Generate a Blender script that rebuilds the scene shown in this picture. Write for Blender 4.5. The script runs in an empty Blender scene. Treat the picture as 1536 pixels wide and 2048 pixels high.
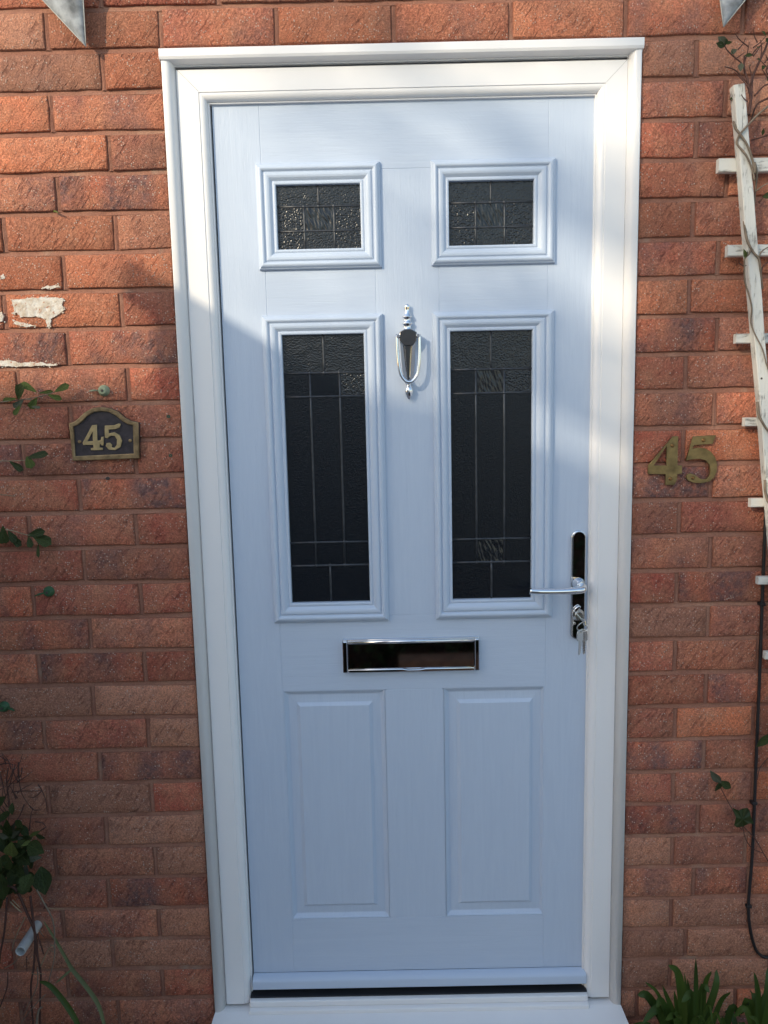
import bpy, bmesh, math, random
from mathutils import Vector, Matrix, Quaternion, noise

random.seed(45)
sc = bpy.context.scene
C = sc.collection

# ------------------------------------------------------------------ camera
F_PX = 1487.436
CAM = Vector((-0.04694, -1.54257, 1.36214))
RX = Vector((0.99977004, 0.000838, -0.021428))
RY = Vector((-0.02113252, -0.13129086, -0.99111862))   # image down
RZ = Vector((-0.00364386, 0.99134354, -0.13124296))    # forward
cd = bpy.data.cameras.new('camera')
cam = bpy.data.objects.new('camera', cd)
C.objects.link(cam)
up, back = -RY, -RZ
cam.matrix_world = Matrix(((RX.x, up.x, back.x, CAM.x), (RX.y, up.y, back.y, CAM.y),
                           (RX.z, up.z, back.z, CAM.z), (0, 0, 0, 1)))
cd.sensor_fit = 'VERTICAL'
cd.sensor_height = 36.0
cd.lens = 36.0 * F_PX / 2048
cd.clip_start = 0.02
cd.clip_end = 300
sc.camera = cam

# ------------------------------------------------------------------ sky, sun, exposure
SUN = Vector((0.95, 1.0, -0.60)).normalized()            # travel direction of the light
elev = math.asin(-SUN.z)
azim = math.atan2(-SUN.x, -SUN.y)
w = bpy.data.worlds.new('World')
sc.world = w
w.use_nodes = True
nt = w.node_tree
for n in list(nt.nodes):
    nt.nodes.remove(n)
sky = nt.nodes.new('ShaderNodeTexSky')
sky.sky_type = 'NISHITA'
sky.sun_disc = False
sky.sun_elevation = elev
sky.air_density = 1.35
sky.dust_density = 1.2
sky.ozone_density = 1.5
sky.sun_rotation = azim % (2 * math.pi)
bg = nt.nodes.new('ShaderNodeBackground')
bg.inputs[1].default_value = 0.15
wo = nt.nodes.new('ShaderNodeOutputWorld')
nt.links.new(sky.outputs[0], bg.inputs[0])
nt.links.new(bg.outputs[0], wo.inputs[0])
ld = bpy.data.lights.new('sun', 'SUN')
ld.energy = 2.0
ld.angle = math.radians(0.55)
ld.color = (1.0, 0.86, 0.64)
lo = bpy.data.objects.new('sun', ld)
C.objects.link(lo)
lo.rotation_euler = SUN.to_track_quat('-Z', 'Y').to_euler()
lo.location = (-3, -6, 5)
vs = sc.view_settings
vs.view_transform = 'Standard'
vs.look = 'None'
vs.exposure = 0.84
vs.gamma = 1.0

# ------------------------------------------------------------------ helpers
def W(px, py, y=0.0):
    """point at depth y that the photograph shows at pixel (px, py)"""
    d = RX * ((px - 768) / F_PX) + RY * ((py - 1024) / F_PX) + RZ
    t = (y - CAM.y) / d.y
    return CAM + d * t

def mapper(x0, y0, s):
    return lambda p, y=0.0: W(x0 + p[0] * s, y0 + p[1] * s, y)

def attach(o, parent):
    if parent is not None:
        o.parent = parent
        t = parent.location if parent.type == 'EMPTY' else Vector((0, 0, 0))
        o.matrix_parent_inverse = Matrix.Translation(-Vector(t))
    return o

def obj(name, verts, faces, mat, parent=None, smooth=False):
    me = bpy.data.meshes.new(name)
    me.from_pydata([tuple(v) for v in verts], [], faces)
    me.update()
    if smooth:
        me.polygons.foreach_set('use_smooth', [True] * len(me.polygons))
        if smooth is not True:
            me.set_sharp_from_angle(angle=math.radians(smooth))
    me.materials.append(mat)
    o = bpy.data.objects.new(name, me)
    C.objects.link(o)
    return attach(o, parent)

def support(profile, gap=0.0007, lim=0.0035):
    out = [profile[0]]
    for a, b in zip(profile, profile[1:]):
        L_ = math.hypot(b[0] - a[0], b[1] - a[1])
        if L_ > lim:
            f = gap / L_
            out.append((a[0] + (b[0] - a[0]) * f, a[1] + (b[1] - a[1]) * f))
            out.append((b[0] - (b[0] - a[0]) * f, b[1] - (b[1] - a[1]) * f))
        out.append(b)
    return out

def from_bm(name, bm, mat, parent=None, smooth=False):
    me = bpy.data.meshes.new(name)
    bm.normal_update()
    bm.to_mesh(me)
    bm.free()
    if smooth:
        me.polygons.foreach_set('use_smooth', [True] * len(me.polygons))
    me.materials.append(mat)
    o = bpy.data.objects.new(name, me)
    C.objects.link(o)
    return attach(o, parent)

def tag(o, label, cat=None, group=None, kind=None):
    if label:
        o['label'] = label
    if cat:
        o['category'] = cat
    if group:
        o['group'] = group
    if kind:
        o['kind'] = kind
    return o

def thing(name, label, cat, loc=(0, 0, 0), group=None):
    o = bpy.data.objects.new(name, None)
    o.empty_display_size = 0.05
    C.objects.link(o)
    o.location = loc
    return tag(o, label, cat, group)

def part_label(o, label):
    o['label'] = label
    return o

def box(name, x0, x1, y0, y1, z0, z1, mat, parent=None, bevel=0.0, seg=2):
    bm = bmesh.new()
    bmesh.ops.create_cube(bm, size=1.0)
    for v in bm.verts:
        v.co = Vector(((x0 + x1) / 2 + v.co.x * (x1 - x0), (y0 + y1) / 2 + v.co.y * (y1 - y0),
                       (z0 + z1) / 2 + v.co.z * (z1 - z0)))
    if bevel > 0:
        bmesh.ops.bevel(bm, geom=list(bm.edges), offset=bevel, segments=seg, profile=0.5, affect='EDGES')
    o = from_bm(name, bm, mat, parent)
    return o

def sweep_rect(name, x0, x1, z0, z1, profile, mat, parent=None, cap=False, sides='LTRB', smooth=True, fieldmat=None):
    """mitred moulding: profile = [(inset, y)] from the outer edge inwards"""
    V, Fc = [], []
    profile = support(profile)
    def corner(ix, iz, d):
        x = x0 + d if ix == 0 else x1 - d
        z = z0 + d if iz == 0 else z1 - d
        return x, z
    runs = {'L': ((0, 0), (0, 1)), 'T': ((0, 1), (1, 1)), 'R': ((1, 1), (1, 0)), 'B': ((1, 0), (0, 0))}
    for s in sides:
        a, b = runs[s]
        base = len(V)
        for d, y in profile:
            xa, za = corner(a[0], a[1], d)
            xb, zb = corner(b[0], b[1], d)
            if 'B' not in sides:
                if a[1] == 0: za = z0
                if b[1] == 0: zb = z0
            V.append((xa, y, za)); V.append((xb, y, zb))
        for i in range(len(profile) - 1):
            p = base + 2 * i
            Fc.append((p, p + 1, p + 3, p + 2))
    if cap:
        d, y = profile[-1]
        b = len(V)
        V += [(x0 + d, y, z0 + d), (x1 - d, y, z0 + d), (x1 - d, y, z1 - d), (x0 + d, y, z1 - d)]
        Fc.append((b, b + 1, b + 2, b + 3))
    o = obj(name, V, Fc, mat, parent, 40 if smooth else False)
    me = o.data
    if cap:
        me.polygons[len(me.polygons) - 1].use_smooth = False
    return o

def catmull(pts, n=6):
    P = [Vector(p) for p in pts]
    if len(P) < 3:
        return P
    Q = [P[0] * 2 - P[1]] + P + [P[-1] * 2 - P[-2]]
    out = []
    for i in range(1, len(Q) - 2):
        a, b, c, d = Q[i - 1], Q[i], Q[i + 1], Q[i + 2]
        for k in range(n):
            t = k / n
            out.append(0.5 * ((2 * b) + (c - a) * t + (2 * a - 5 * b + 4 * c - d) * t * t + (3 * b - a - 3 * c + d) * t ** 3))
    out.append(P[-1])
    return out

def tube_data(pts, radii, sides=6, sub=4, squash=None, caps=True):
    P = catmull(pts, sub) if sub > 1 else [Vector(p) for p in pts]
    m = len(P)
    V, Fc = [], []
    prev = None
    for i, p in enumerate(P):
        t = (P[min(i + 1, m - 1)] - P[max(i - 1, 0)])
        if t.length < 1e-9:
            t = Vector((0, 0, 1))
        t.normalize()
        if prev is None:
            ref = Vector((0, 1, 0)) if abs(t.y) < 0.9 else Vector((1, 0, 0))
            n = (ref - t * ref.dot(t)).normalized()
        else:
            n = (prev - t * prev.dot(t)).normalized()
        prev = n
        b = t.cross(n)
        f = i / (m - 1) * (len(radii) - 1)
        k = min(int(f), len(radii) - 2) if len(radii) > 1 else 0
        r = radii[0] if len(radii) == 1 else radii[k] * (1 - (f - k)) + radii[k + 1] * (f - k)
        for s in range(sides):
            a = 2 * math.pi * s / sides
            V.append(p + n * math.cos(a) * r + b * math.sin(a) * r * (squash or 1))
    for i in range(m - 1):
        for s in range(sides):
            s2 = (s + 1) % sides
            Fc.append((i * sides + s, i * sides + s2, (i + 1) * sides + s2, (i + 1) * sides + s))
    if caps:
        Fc.append(tuple(range(sides - 1, -1, -1)))
        Fc.append(tuple((m - 1) * sides + s for s in range(sides)))
    return V, Fc

def tube(name, pts, radii, mat, parent=None, sides=8, sub=5, squash=None):
    V, Fc = tube_data(pts, radii, sides, sub, squash)
    return obj(name, V, Fc, mat, parent, True)

def tubes(name, lst, mat, parent=None, sides=5, sub=4):
    V, Fc = [], []
    for pts, radii in lst:
        v, f = tube_data(pts, radii, sides, sub)
        b = len(V)
        V += v
        Fc += [tuple(i + b for i in q) for q in f]
    return obj(name, V, Fc, mat, parent, True)

def lathe(name, cx, cy, prof, mat, parent=None, n=24, fy=1.0, axis='Z', smooth=True):
    """prof: [(radius, along)]"""
    V, Fc = [], []
    for r, h in prof:
        for k in range(n):
            a = 2 * math.pi * k / n
            if axis == 'Z':
                V.append((cx + r * math.cos(a), cy + r * fy * math.sin(a), h))
            else:                       # axis Y, cx,cy is x,z centre
                V.append((cx + r * math.cos(a), h, cy + r * math.sin(a)))
    for i in range(len(prof) - 1):
        for k in range(n):
            k2 = (k + 1) % n
            Fc.append((i * n + k, i * n + k2, (i + 1) * n + k2, (i + 1) * n + k))
    Fc.append(tuple(range(n)))
    Fc.append(tuple((len(prof) - 1) * n + k for k in range(n)))
    o = obj(name, V, Fc, mat, parent, smooth)
    o.data.polygons[len(o.data.polygons) - 1].use_smooth = False
    o.data.polygons[len(o.data.polygons) - 2].use_smooth = False
    return o

def plate(name, loops, y_front, thick, mat, parent=None, bevel=0.0008, smooth_pts=False):
    """flat cut-out standing in the wall plane; loops = lists of (x, z); first is the outline, others are holes"""
    cu = bpy.data.curves.new(name, 'CURVE')
    cu.dimensions = '2D'
    cu.fill_mode = 'BOTH'
    cu.extrude = max(thick / 2 - bevel, 0.0001)
    cu.bevel_depth = bevel
    cu.bevel_resolution = 2
    cu.offset = -bevel
    for lp in loops:
        sp = cu.splines.new('POLY')
        sp.points.add(len(lp) - 1)
        for p, q in zip(sp.points, lp):
            p.co = (q[0], q[1], 0, 1)
        sp.use_cyclic_u = True
    tmp = bpy.data.objects.new('tmp_curve', cu)
    C.objects.link(tmp)
    dg = bpy.context.evaluated_depsgraph_get()
    me = bpy.data.meshes.new_from_object(tmp.evaluated_get(dg))
    bpy.data.objects.remove(tmp)
    bpy.data.curves.remove(cu)
    # curve plane xy -> wall plane xz
    M = Matrix(((1, 0, 0, 0), (0, 0, -1, y_front + thick / 2), (0, 1, 0, 0), (0, 0, 0, 1)))
    me.transform(M)
    me.materials.clear()
    me.materials.append(mat)
    me.name = name
    o = bpy.data.objects.new(name, me)
    C.objects.link(o)
    return attach(o, parent)

def prism(name, loop, y_front, thick, mat, parent=None):
    from mathutils.geometry import tessellate_polygon
    n = len(loop)
    V = [(x, y_front, z) for x, z in loop] + [(x, y_front + thick, z) for x, z in loop]
    tri = tessellate_polygon([[Vector((x, z, 0)) for x, z in loop]])
    F_ = [tuple(t) for t in tri] + [(i, (i + 1) % n, n + (i + 1) % n, n + i) for i in range(n)]
    return obj(name, V, F_, mat, parent)

def smooth_loop(pts, n=4):
    P = [Vector((p[0], p[1], 0)) for p in pts]
    m = len(P)
    out = []
    for i in range(m):
        a, b, c, d = P[i - 1], P[i], P[(i + 1) % m], P[(i + 2) % m]
        for k in range(n):
            t = k / n
            q = 0.5 * ((2 * b) + (c - a) * t + (2 * a - 5 * b + 4 * c - d) * t * t + (3 * b - a - 3 * c + d) * t ** 3)
            out.append((q.x, q.y))
    return out

# ------------------------------------------------------------------ materials
class NT:
    def __init__(self, name):
        self.m = bpy.data.materials.new(name)
        self.m.use_nodes = True
        self.t = self.m.node_tree
        self.b = self.t.nodes['Principled BSDF']
    def n(self, typ, **kw):
        nd = self.t.nodes.new(typ)
        for k, v in kw.items():
            setattr(nd, k, v)
        return nd
    def L(self, a, b):
        self.t.links.new(a, b)
    def setp(self, **kw):
        for k, v in kw.items():
            self.b.inputs[k.replace('_', ' ')].default_value = v
    def coord(self, scale=(1, 1, 1), rot=(0, 0, 0), off=None, which='Object'):
        tc = self.n('ShaderNodeTexCoord')
        mp = self.n('ShaderNodeMapping')
        mp.inputs['Scale'].default_value = scale
        mp.inputs['Rotation'].default_value = rot
        src = tc.outputs[which]
        if off is not None:
            ad = self.n('ShaderNodeVectorMath', operation='ADD')
            self.L(src, ad.inputs[0]); self.L(off, ad.inputs[1])
            src = ad.outputs[0]
        self.L(src, mp.inputs['Vector'])
        return mp.outputs[0]
    def noise(self, vec, scale, detail=3, rough=0.55, dist=0.0):
        nd = self.n('ShaderNodeTexNoise')
        nd.inputs['Scale'].default_value = scale
        nd.inputs['Detail'].default_value = detail
        nd.inputs['Roughness'].default_value = rough
        nd.inputs['Distortion'].default_value = dist
        self.L(vec, nd.inputs['Vector'])
        return nd.outputs[0]
    def ramp(self, fac, stops):
        nd = self.n('ShaderNodeValToRGB')
        el = nd.color_ramp.elements
        while len(el) > 1:
            el.remove(el[-1])
        for i, (p, c) in enumerate(stops):
            e = el[0] if i == 0 else el.new(p)
            e.position = p
            e.color = c if len(c) == 4 else (*c, 1)
        self.L(fac, nd.inputs[0])
        return nd.outputs[0]
    def g(self, fac, a, b):
        return self.ramp(fac, [(a, (0, 0, 0)), (b, (1, 1, 1))])
    def math(self, op, a, b=None):
        nd = self.n('ShaderNodeMath', operation=op)
        for i, v in enumerate((a, b)):
            if v is None: continue
            if isinstance(v, (int, float)): nd.inputs[i].default_value = v
            else: self.L(v, nd.inputs[i])
        return nd.outputs[0]
    def mix(self, fac, a, b, mode='MIX'):
        nd = self.n('ShaderNodeMix', data_type='RGBA', blend_type=mode)
        for i, v in ((0, fac), (6, a), (7, b)):
            if isinstance(v, (int, float)): nd.inputs[i].default_value = v
            elif isinstance(v, tuple): nd.inputs[i].default_value = v if len(v) == 4 else (*v, 1)
            else: self.L(v, nd.inputs[i])
        return nd.outputs[2]
    def bump(self, h, dist, strength=1.0, prev=None):
        nd = self.n('ShaderNodeBump')
        nd.inputs['Strength'].default_value = strength
        nd.inputs['Distance'].default_value = dist
        self.L(h, nd.inputs['Height'])
        if prev is not None:
            self.L(prev, nd.inputs['Normal'])
        return nd.outputs[0]
    def col(self, c):
        self.L(c, self.b.inputs['Base Color'])
    def nrm(self, n):
        self.L(n, self.b.inputs['Normal'])

def plain(name, col, rough=0.5, metal=0.0, var=0.0, vs_=30, bump=0.0, bs=60, spec=None):
    t = NT(name)
    t.setp(Base_Color=(*col, 1), Roughness=rough, Metallic=metal)
    if spec is not None:
        t.b.inputs['Specular IOR Level'].default_value = spec
    if var > 0 or bump > 0:
        v = t.coord()
    if var > 0:
        n = t.noise(v, vs_, 4)
        lo_ = tuple(c * (1 - var) for c in col)
        hi_ = tuple(min(1, c * (1 + var)) for c in col)
        t.col(t.ramp(n, [(0.3, lo_), (0.7, hi_)]))
    if bump > 0:
        t.nrm(t.bump(t.noise(v, bs, 4), bump))
    return t.m

def brick_mat(name, use_color=True):
    t = NT(name)
    oi = t.n('ShaderNodeObjectInfo')
    cmb = t.n('ShaderNodeCombineXYZ')
    r1 = t.math('MULTIPLY', oi.outputs['Random'], 37.0)
    r2 = t.math('MULTIPLY', oi.outputs['Random'], 91.0)
    t.L(r1, cmb.inputs[0]); t.L(r2, cmb.inputs[1]); t.L(r1, cmb.inputs[2])
    off = cmb.outputs[0] if use_color else None
    v = t.coord(off=off)
    rotm = t.coord(rot=(0, math.radians(-36), 0), off=off)
    mp2 = t.n('ShaderNodeMapping')
    mp2.inputs['Scale'].default_value = (1, 1, 0.22)
    t.L(rotm, mp2.inputs['Vector'])
    diag = mp2.outputs[0]
    sep = t.n('ShaderNodeSeparateColor')
    t.L(oi.outputs['Color'], sep.inputs[0])
    red, pur, buf = sep.outputs[0], sep.outputs[1], sep.outputs[2]
    if not use_color:
        vr = t.coord(scale=(4.4, 1, 13.3))
        wn = t.noise(vr, 1.0, 0)
        red = t.g(wn, 0.35, 0.65); pur = t.g(t.noise(vr, 1.7, 0), 0.45, 0.7); buf = t.g(t.noise(vr, 2.3, 0), 0.5, 0.7)
    base = t.mix(red, (0.66, 0.208, 0.098), (0.51, 0.126, 0.082))
    base = t.mix(t.math('MULTIPLY', buf, 0.85), base, (0.50, 0.270, 0.185))
    big = t.noise(v, 16, 4, 0.6)
    base = t.mix(t.g(big, 0.35, 0.75), base, (0.57, 0.250, 0.145))
    # kiln kiss marks: soft edged blotches in upright bands
    band = t.noise(t.coord(scale=(1, 1, 0.45), off=off), 15, 2, 0.5)
    pm = t.math('MULTIPLY', t.g(band, 0.40, 0.62), pur)
    edge = t.noise(v, 90, 3)
    pm = t.math('MULTIPLY', pm, t.g(edge, 0.10, 0.60))
    base = t.mix(pm, base, (0.215, 0.118, 0.108))
    # dragged wire marks
    dr = t.noise(diag, 170, 3, 0.6, 0.3)
    drm = t.noise(v, 18, 2)
    dmask = t.g(drm, 0.34, 0.58)
    dr_d = t.math('MULTIPLY', t.g(dr, 0.52, 0.66), dmask)
    base = t.mix(t.math('MULTIPLY', dr_d, 0.50), base, (0.15, 0.045, 0.028))
    dr_l = t.math('MULTIPLY', t.g(dr, 0.47, 0.34), dmask)
    base = t.mix(t.math('MULTIPLY', dr_l, 0.30), base, (0.62, 0.29, 0.16))
    # sandy grain, pits and pale sand grains
    fine = t.noise(v, 300, 4, 0.75)
    med = t.noise(v, 130, 3, 0.6)
    dk = t.g(fine, 0.34, 0.62)
    base = t.mix(0.75, base, t.mix(dk, (0.42, 0.38, 0.38), (1.32, 1.30, 1.28)), 'MULTIPLY')
    base = t.mix(0.5, base, t.mix(t.g(med, 0.3, 0.7), (0.72, 0.70, 0.70), (1.22, 1.22, 1.22)), 'MULTIPLY')
    if use_color:
        base = t.mix(1.0, base, t.ramp(oi.outputs['Random'], [(0.0, (0.80, 0.80, 0.82)), (0.5, (1.0, 1.0, 1.0)), (1.0, (1.22, 1.20, 1.18))]), 'MULTIPLY')
    vor = t.n('ShaderNodeTexVoronoi')
    vor.inputs['Scale'].default_value = 235
    t.L(v, vor.inputs['Vector'])
    sepv = t.n('ShaderNodeSeparateColor')
    t.L(vor.outputs['Color'], sepv.inputs[0])
    grain = t.math('MULTIPLY', t.g(vor.outputs['Distance'], 0.40, 0.24), t.g(sepv.outputs[0], 0.74, 0.79))
    grain = t.math('MULTIPLY', grain, t.g(t.noise(v, 24, 2), 0.36, 0.60))
    base = t.mix(t.math('MULTIPLY', grain, 0.9), base, (0.70, 0.53, 0.43))
    t.col(base)
    t.setp(Roughness=0.80)
    t.b.inputs['Specular IOR Level'].default_value = 0.35
    h = t.math('ADD', t.math('MULTIPLY', dr_d, -1.4), t.math('MULTIPLY', dk, 0.9))
    h = t.math('ADD', h, t.math('MULTIPLY', grain, 0.8))
    h = t.math('ADD', h, t.math('MULTIPLY', med, 1.6))
    t.nrm(t.bump(h, 0.0015, 1.0))
    return t.m

def mortar_mat():
    t = NT('mortar')
    v = t.coord()
    n = t.noise(v, 9, 5, 0.6)
    c = t.ramp(n, [(0.3, (0.26, 0.115, 0.078)), (0.55, (0.33, 0.158, 0.108)), (0.75, (0.39, 0.230, 0.160))])
    f = t.noise(v, 330, 3, 0.65)
    c = t.mix(0.5, c, t.mix(t.g(f, 0.3, 0.6), (0.55, 0.55, 0.55), (1.15, 1.15, 1.15)), 'MULTIPLY')
    # lime bloom / lichen in the joints
    c = t.mix(t.math('MULTIPLY', t.g(t.noise(v, 5.2, 4, 0.7), 0.62, 0.72), 0.45), c, (0.36, 0.31, 0.24))
    t.col(c)
    t.setp(Roughness=0.92)
    t.b.inputs['Specular IOR Level'].default_value = 0.2
    t.nrm(t.bump(t.math('ADD', f, t.math('MULTIPLY', t.noise(v, 70, 4), 1.5)), 0.0014))
    return t.m

def door_mat(name, vertical):
    t = NT(name)
    sc_ = (1, 1, 0.06) if vertical else (0.06, 1, 1)
    v = t.coord(scale=sc_)
    warp = t.coord(scale=(1, 1, 0.35) if vertical else (0.35, 1, 1))
    g1 = t.noise(v, 330, 4, 0.7, 0.6)
    g2 = t.noise(v, 70, 4, 0.6, 2.0)
    cath = t.noise(warp, 9, 3, 0.5, 1.2)
    ring = t.math('SINE', t.math('MULTIPLY', cath, 90.0))
    t.col(t.mix(t.g(g2, 0.3, 0.7), (0.500, 0.575, 0.695), (0.530, 0.605, 0.720)))
    t.setp(Roughness=0.42)
    t.b.inputs['Specular IOR Level'].default_value = 0.42
    h = t.math('ADD', g1, t.math('MULTIPLY', g2, 0.9))
    h = t.math('ADD', h, t.math('MULTIPLY', ring, 0.05))
    t.nrm(t.bump(h, 0.0009, 0.45))
    return t.m

def glass_mat(name, kind):
    t = NT(name)
    t.setp(Base_Color=(0.005, 0.007, 0.011, 1), Roughness=0.05 if kind != 'plain' else 0.10, IOR=1.45)
    t.b.inputs['Specular IOR Level'].default_value = 0.36
    v = t.coord()
    if kind == 'relief':
        t.setp(Roughness=0.25, Base_Color=(0.010, 0.012, 0.015, 1))
        t.b.inputs['Specular IOR Level'].default_value = 0.6
    elif kind == 'soft':
        t.nrm(t.bump(t.noise(v, 420, 2), 0.0010))
    else:
        t.nrm(t.bump(t.noise(v, 500, 2), 0.0004))
    return t.m

def peel_mat(level=False):
    t = NT('weathered_white_paint' + ('_level' if level else ''))
    v = t.coord(scale=(0.08, 1, 1) if level else (1, 1, 0.08))
    grain = t.noise(v, 260, 5, 0.75, 0.5)
    patch = t.noise(t.coord(), 34, 5, 0.7)
    m = t.g(t.math('ADD', grain, t.math('MULTIPLY', patch, 0.9)), 0.70, 0.88)
    c = t.mix(m, t.mix(grain, (0.36, 0.34, 0.31), (0.20, 0.18, 0.155)), (0.68, 0.66, 0.60))
    t.col(c)
    t.setp(Roughness=0.75)
    t.nrm(t.bump(t.math('ADD', m, grain), 0.0012))
    return t.m

def leaf_mat(name, c1, c2, rough=0.45):
    t = NT(name)
    oi = t.n('ShaderNodeObjectInfo')
    tc = t.n('ShaderNodeTexCoord')
    sp = t.n('ShaderNodeSeparateXYZ')
    t.L(tc.outputs['Object'], sp.inputs[0])
    rib = t.g(t.math('ABSOLUTE', sp.outputs[0]), 0.035, 0.0)
    c = t.mix(oi.outputs['Random'], c1, c2)
    c = t.mix(t.math('MULTIPLY', rib, 0.35), c, tuple(min(1, x * 2.2) for x in c2))
    v = t.coord()
    c = t.mix(0.5, c, t.mix(t.g(t.noise(v, 6, 3), 0.3, 0.7), (0.65, 0.65, 0.65), (1.25, 1.25, 1.2)), 'MULTIPLY')
    t.col(c)
    t.setp(Roughness=rough)
    t.b.inputs['Specular IOR Level'].default_value = 0.25
    t.nrm(t.bump(t.noise(v, 9, 3), 0.02, 0.4))
    return t.m

M = {}
M['brick'] = brick_mat('rustic_red_brick')
M['brick_far'] = brick_mat('red_brickwork', False)
M['mortar'] = mortar_mat()
def upvc():
    t = NT('white_upvc')
    v = t.coord(scale=(1, 1, 0.2))
    t.setp(Base_Color=(0.80, 0.80, 0.785, 1), Roughness=0.30)
    t.col(t.mix(t.g(t.noise(v, 7, 4, 0.6), 0.35, 0.75), (0.825, 0.805, 0.795), (0.855, 0.838, 0.825)))
    t.nrm(t.bump(t.noise(t.coord(), 11, 2), 0.0008, 0.6))
    return t.m
M['upvc'] = upvc()
M['door_v'] = door_mat('pale_blue_door_upright_grain', True)
M['door_h'] = door_mat('pale_blue_door_level_grain', False)
M['joint'] = plain('grey_joint_line', (0.42, 0.41, 0.40), 0.6)
M['seal_gap'] = plain('black_seal_and_gap', (0.012, 0.013, 0.016), 0.7)  # black for the gasket and for the shade in the door gaps
M['chrome'] = plain('polished_chrome', (0.78, 0.78, 0.79), 0.06, 1.0)
M['chrome_dk'] = plain('chrome_mirror_plate', (0.55, 0.55, 0.57), 0.04, 1.0)
M['chrome_dark_refl'] = plain('chrome_dark_reflection', (0.20, 0.19, 0.18), 0.07, 1.0)  # darker base stands in for a dark reflection on the knocker
M['steel'] = plain('nickel_key', (0.62, 0.60, 0.56), 0.22, 1.0)
for k in ('plain', 'soft', 'relief'):
    M['glass_' + k] = glass_mat('obscure_glass_' + k, k)
M['lead'] = plain('lead_strip', (0.062, 0.066, 0.074), 0.42, 0.5, var=0.25, vs_=80)
M['brass'] = plain('aged_brass', (0.20, 0.138, 0.055), 0.42, 0.65, var=0.35, vs_=55, bump=0.0004, bs=200)
M['brass_dull'] = plain('dull_bronze', (0.27, 0.185, 0.095), 0.48, 0.6, var=0.35, vs_=60, bump=0.0006, bs=250)
M['plaque_field'] = plain('dark_brown_enamel', (0.030, 0.022, 0.026), 0.45, 0.0, var=0.5, vs_=90, bump=0.0005, bs=300)
M['brass_digit'] = plain('cast_brass_digit', (0.42, 0.31, 0.155), 0.45, 0.5, var=0.2, vs_=90)
M['screw'] = plain('brass_screw', (0.24, 0.13, 0.05), 0.4, 0.9)
M['iron'] = plain('rusty_iron', (0.09, 0.075, 0.065), 0.7, 0.3, var=0.4)
M['peel'] = peel_mat()
M['peel_h'] = peel_mat(True)
M['wood_dark'] = plain('dark_bark', (0.075, 0.048, 0.036), 0.85, var=0.4, vs_=40, bump=0.002, bs=90)
M['stem'] = plain('grey_brown_stem', (0.20, 0.15, 0.105), 0.8, var=0.3, vs_=60)
M['stem_red'] = plain('reddish_twig', (0.085, 0.035, 0.025), 0.75, var=0.3, vs_=60)
M['straw'] = plain('dry_straw_stem', (0.30, 0.22, 0.13), 0.8, var=0.3, vs_=60)
M['leaf'] = leaf_mat('climber_leaf', (0.060, 0.080, 0.016), (0.085, 0.110, 0.022), 0.6)
M['leaf_dark'] = leaf_mat('dark_evergreen_leaf', (0.024, 0.036, 0.009), (0.042, 0.058, 0.014), 0.5)
M['leaf_olive'] = leaf_mat('olive_leaf', (0.085, 0.105, 0.025), (0.11, 0.13, 0.035), 0.45)
M['leaf_grey'] = leaf_mat('grey_green_leaf', (0.080, 0.085, 0.055), (0.105, 0.11, 0.07), 0.6)
M['strap'] = leaf_mat('green_strap_leaf', (0.030, 0.056, 0.009), (0.058, 0.094, 0.015), 0.5)
M['strap_pale'] = leaf_mat('pale_strap_leaf', (0.125, 0.14, 0.060), (0.15, 0.165, 0.075), 0.6)
M['pipe'] = plain('white_waste_pipe', (0.46, 0.455, 0.44), 0.4, var=0.12, vs_=30)
M['pipe_in'] = plain('pipe_bore', (0.06, 0.06, 0.055), 0.8)
M['cable'] = plain('black_cable', (0.014, 0.012, 0.013), 0.45)
M['clip_pale'] = plain('pale_green_plastic', (0.26, 0.30, 0.19), 0.5, var=0.2)
M['clip_green'] = plain('green_plastic', (0.030, 0.095, 0.035), 0.5, var=0.2)
M['plug'] = plain('teal_wall_plug', (0.02, 0.10, 0.06), 0.5)
def lime_mat():
    t = NT('old_white_paint')
    v = t.coord()
    n = t.noise(v, 70, 5, 0.7)
    c = t.mix(t.g(n, 0.40, 0.62), (0.70, 0.66, 0.59), (0.52, 0.42, 0.32))
    c = t.mix(t.g(t.noise(v, 120, 4, 0.7), 0.60, 0.66), c, (0.42, 0.16, 0.085))
    t.col(c)
    t.setp(Roughness=0.9)
    t.nrm(t.bump(n, 0.004))
    return t.m
M['lime'] = lime_mat()
M['flag'] = plain('grey_printed_cotton', (0.26, 0.275, 0.29), 0.9, var=0.55, vs_=38, bump=0.0006, bs=600)
M['flag_hem'] = plain('pale_hem_thread', (0.50, 0.49, 0.45), 0.9)
M['soil'] = plain('damp_soil', (0.040, 0.028, 0.020), 0.95, var=0.5, vs_=40, bump=0.02, bs=60)
M['slab'] = plain('concrete_slab', (0.26, 0.25, 0.23), 0.85, var=0.2, vs_=14, bump=0.002, bs=120)
M['lawn'] = plain('garden_ground', (0.055, 0.075, 0.030), 0.95, var=0.35, vs_=5, bump=0.03, bs=40)
M['gravel'] = plain('pale_gravel', (0.56, 0.55, 0.54), 0.95, var=0.25, vs_=60, bump=0.01, bs=90)
M['render_wall'] = plain('pale_wall_render', (0.56, 0.56, 0.55), 0.9, var=0.08, vs_=6, bump=0.002, bs=120)
M['shed'] = plain('brown_stained_timber', (0.16, 0.095, 0.055), 0.8, var=0.3, vs_=20)
M['roof'] = plain('clay_roof_tile', (0.20, 0.085, 0.055), 0.85, var=0.25, vs_=9)
M['crown'] = leaf_mat('tree_leaf', (0.05, 0.075, 0.025), (0.08, 0.11, 0.04), 0.6)
M['hedge'] = leaf_mat('hedge_leaf', (0.018, 0.035, 0.014), (0.035, 0.055, 0.02), 0.5)
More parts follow.
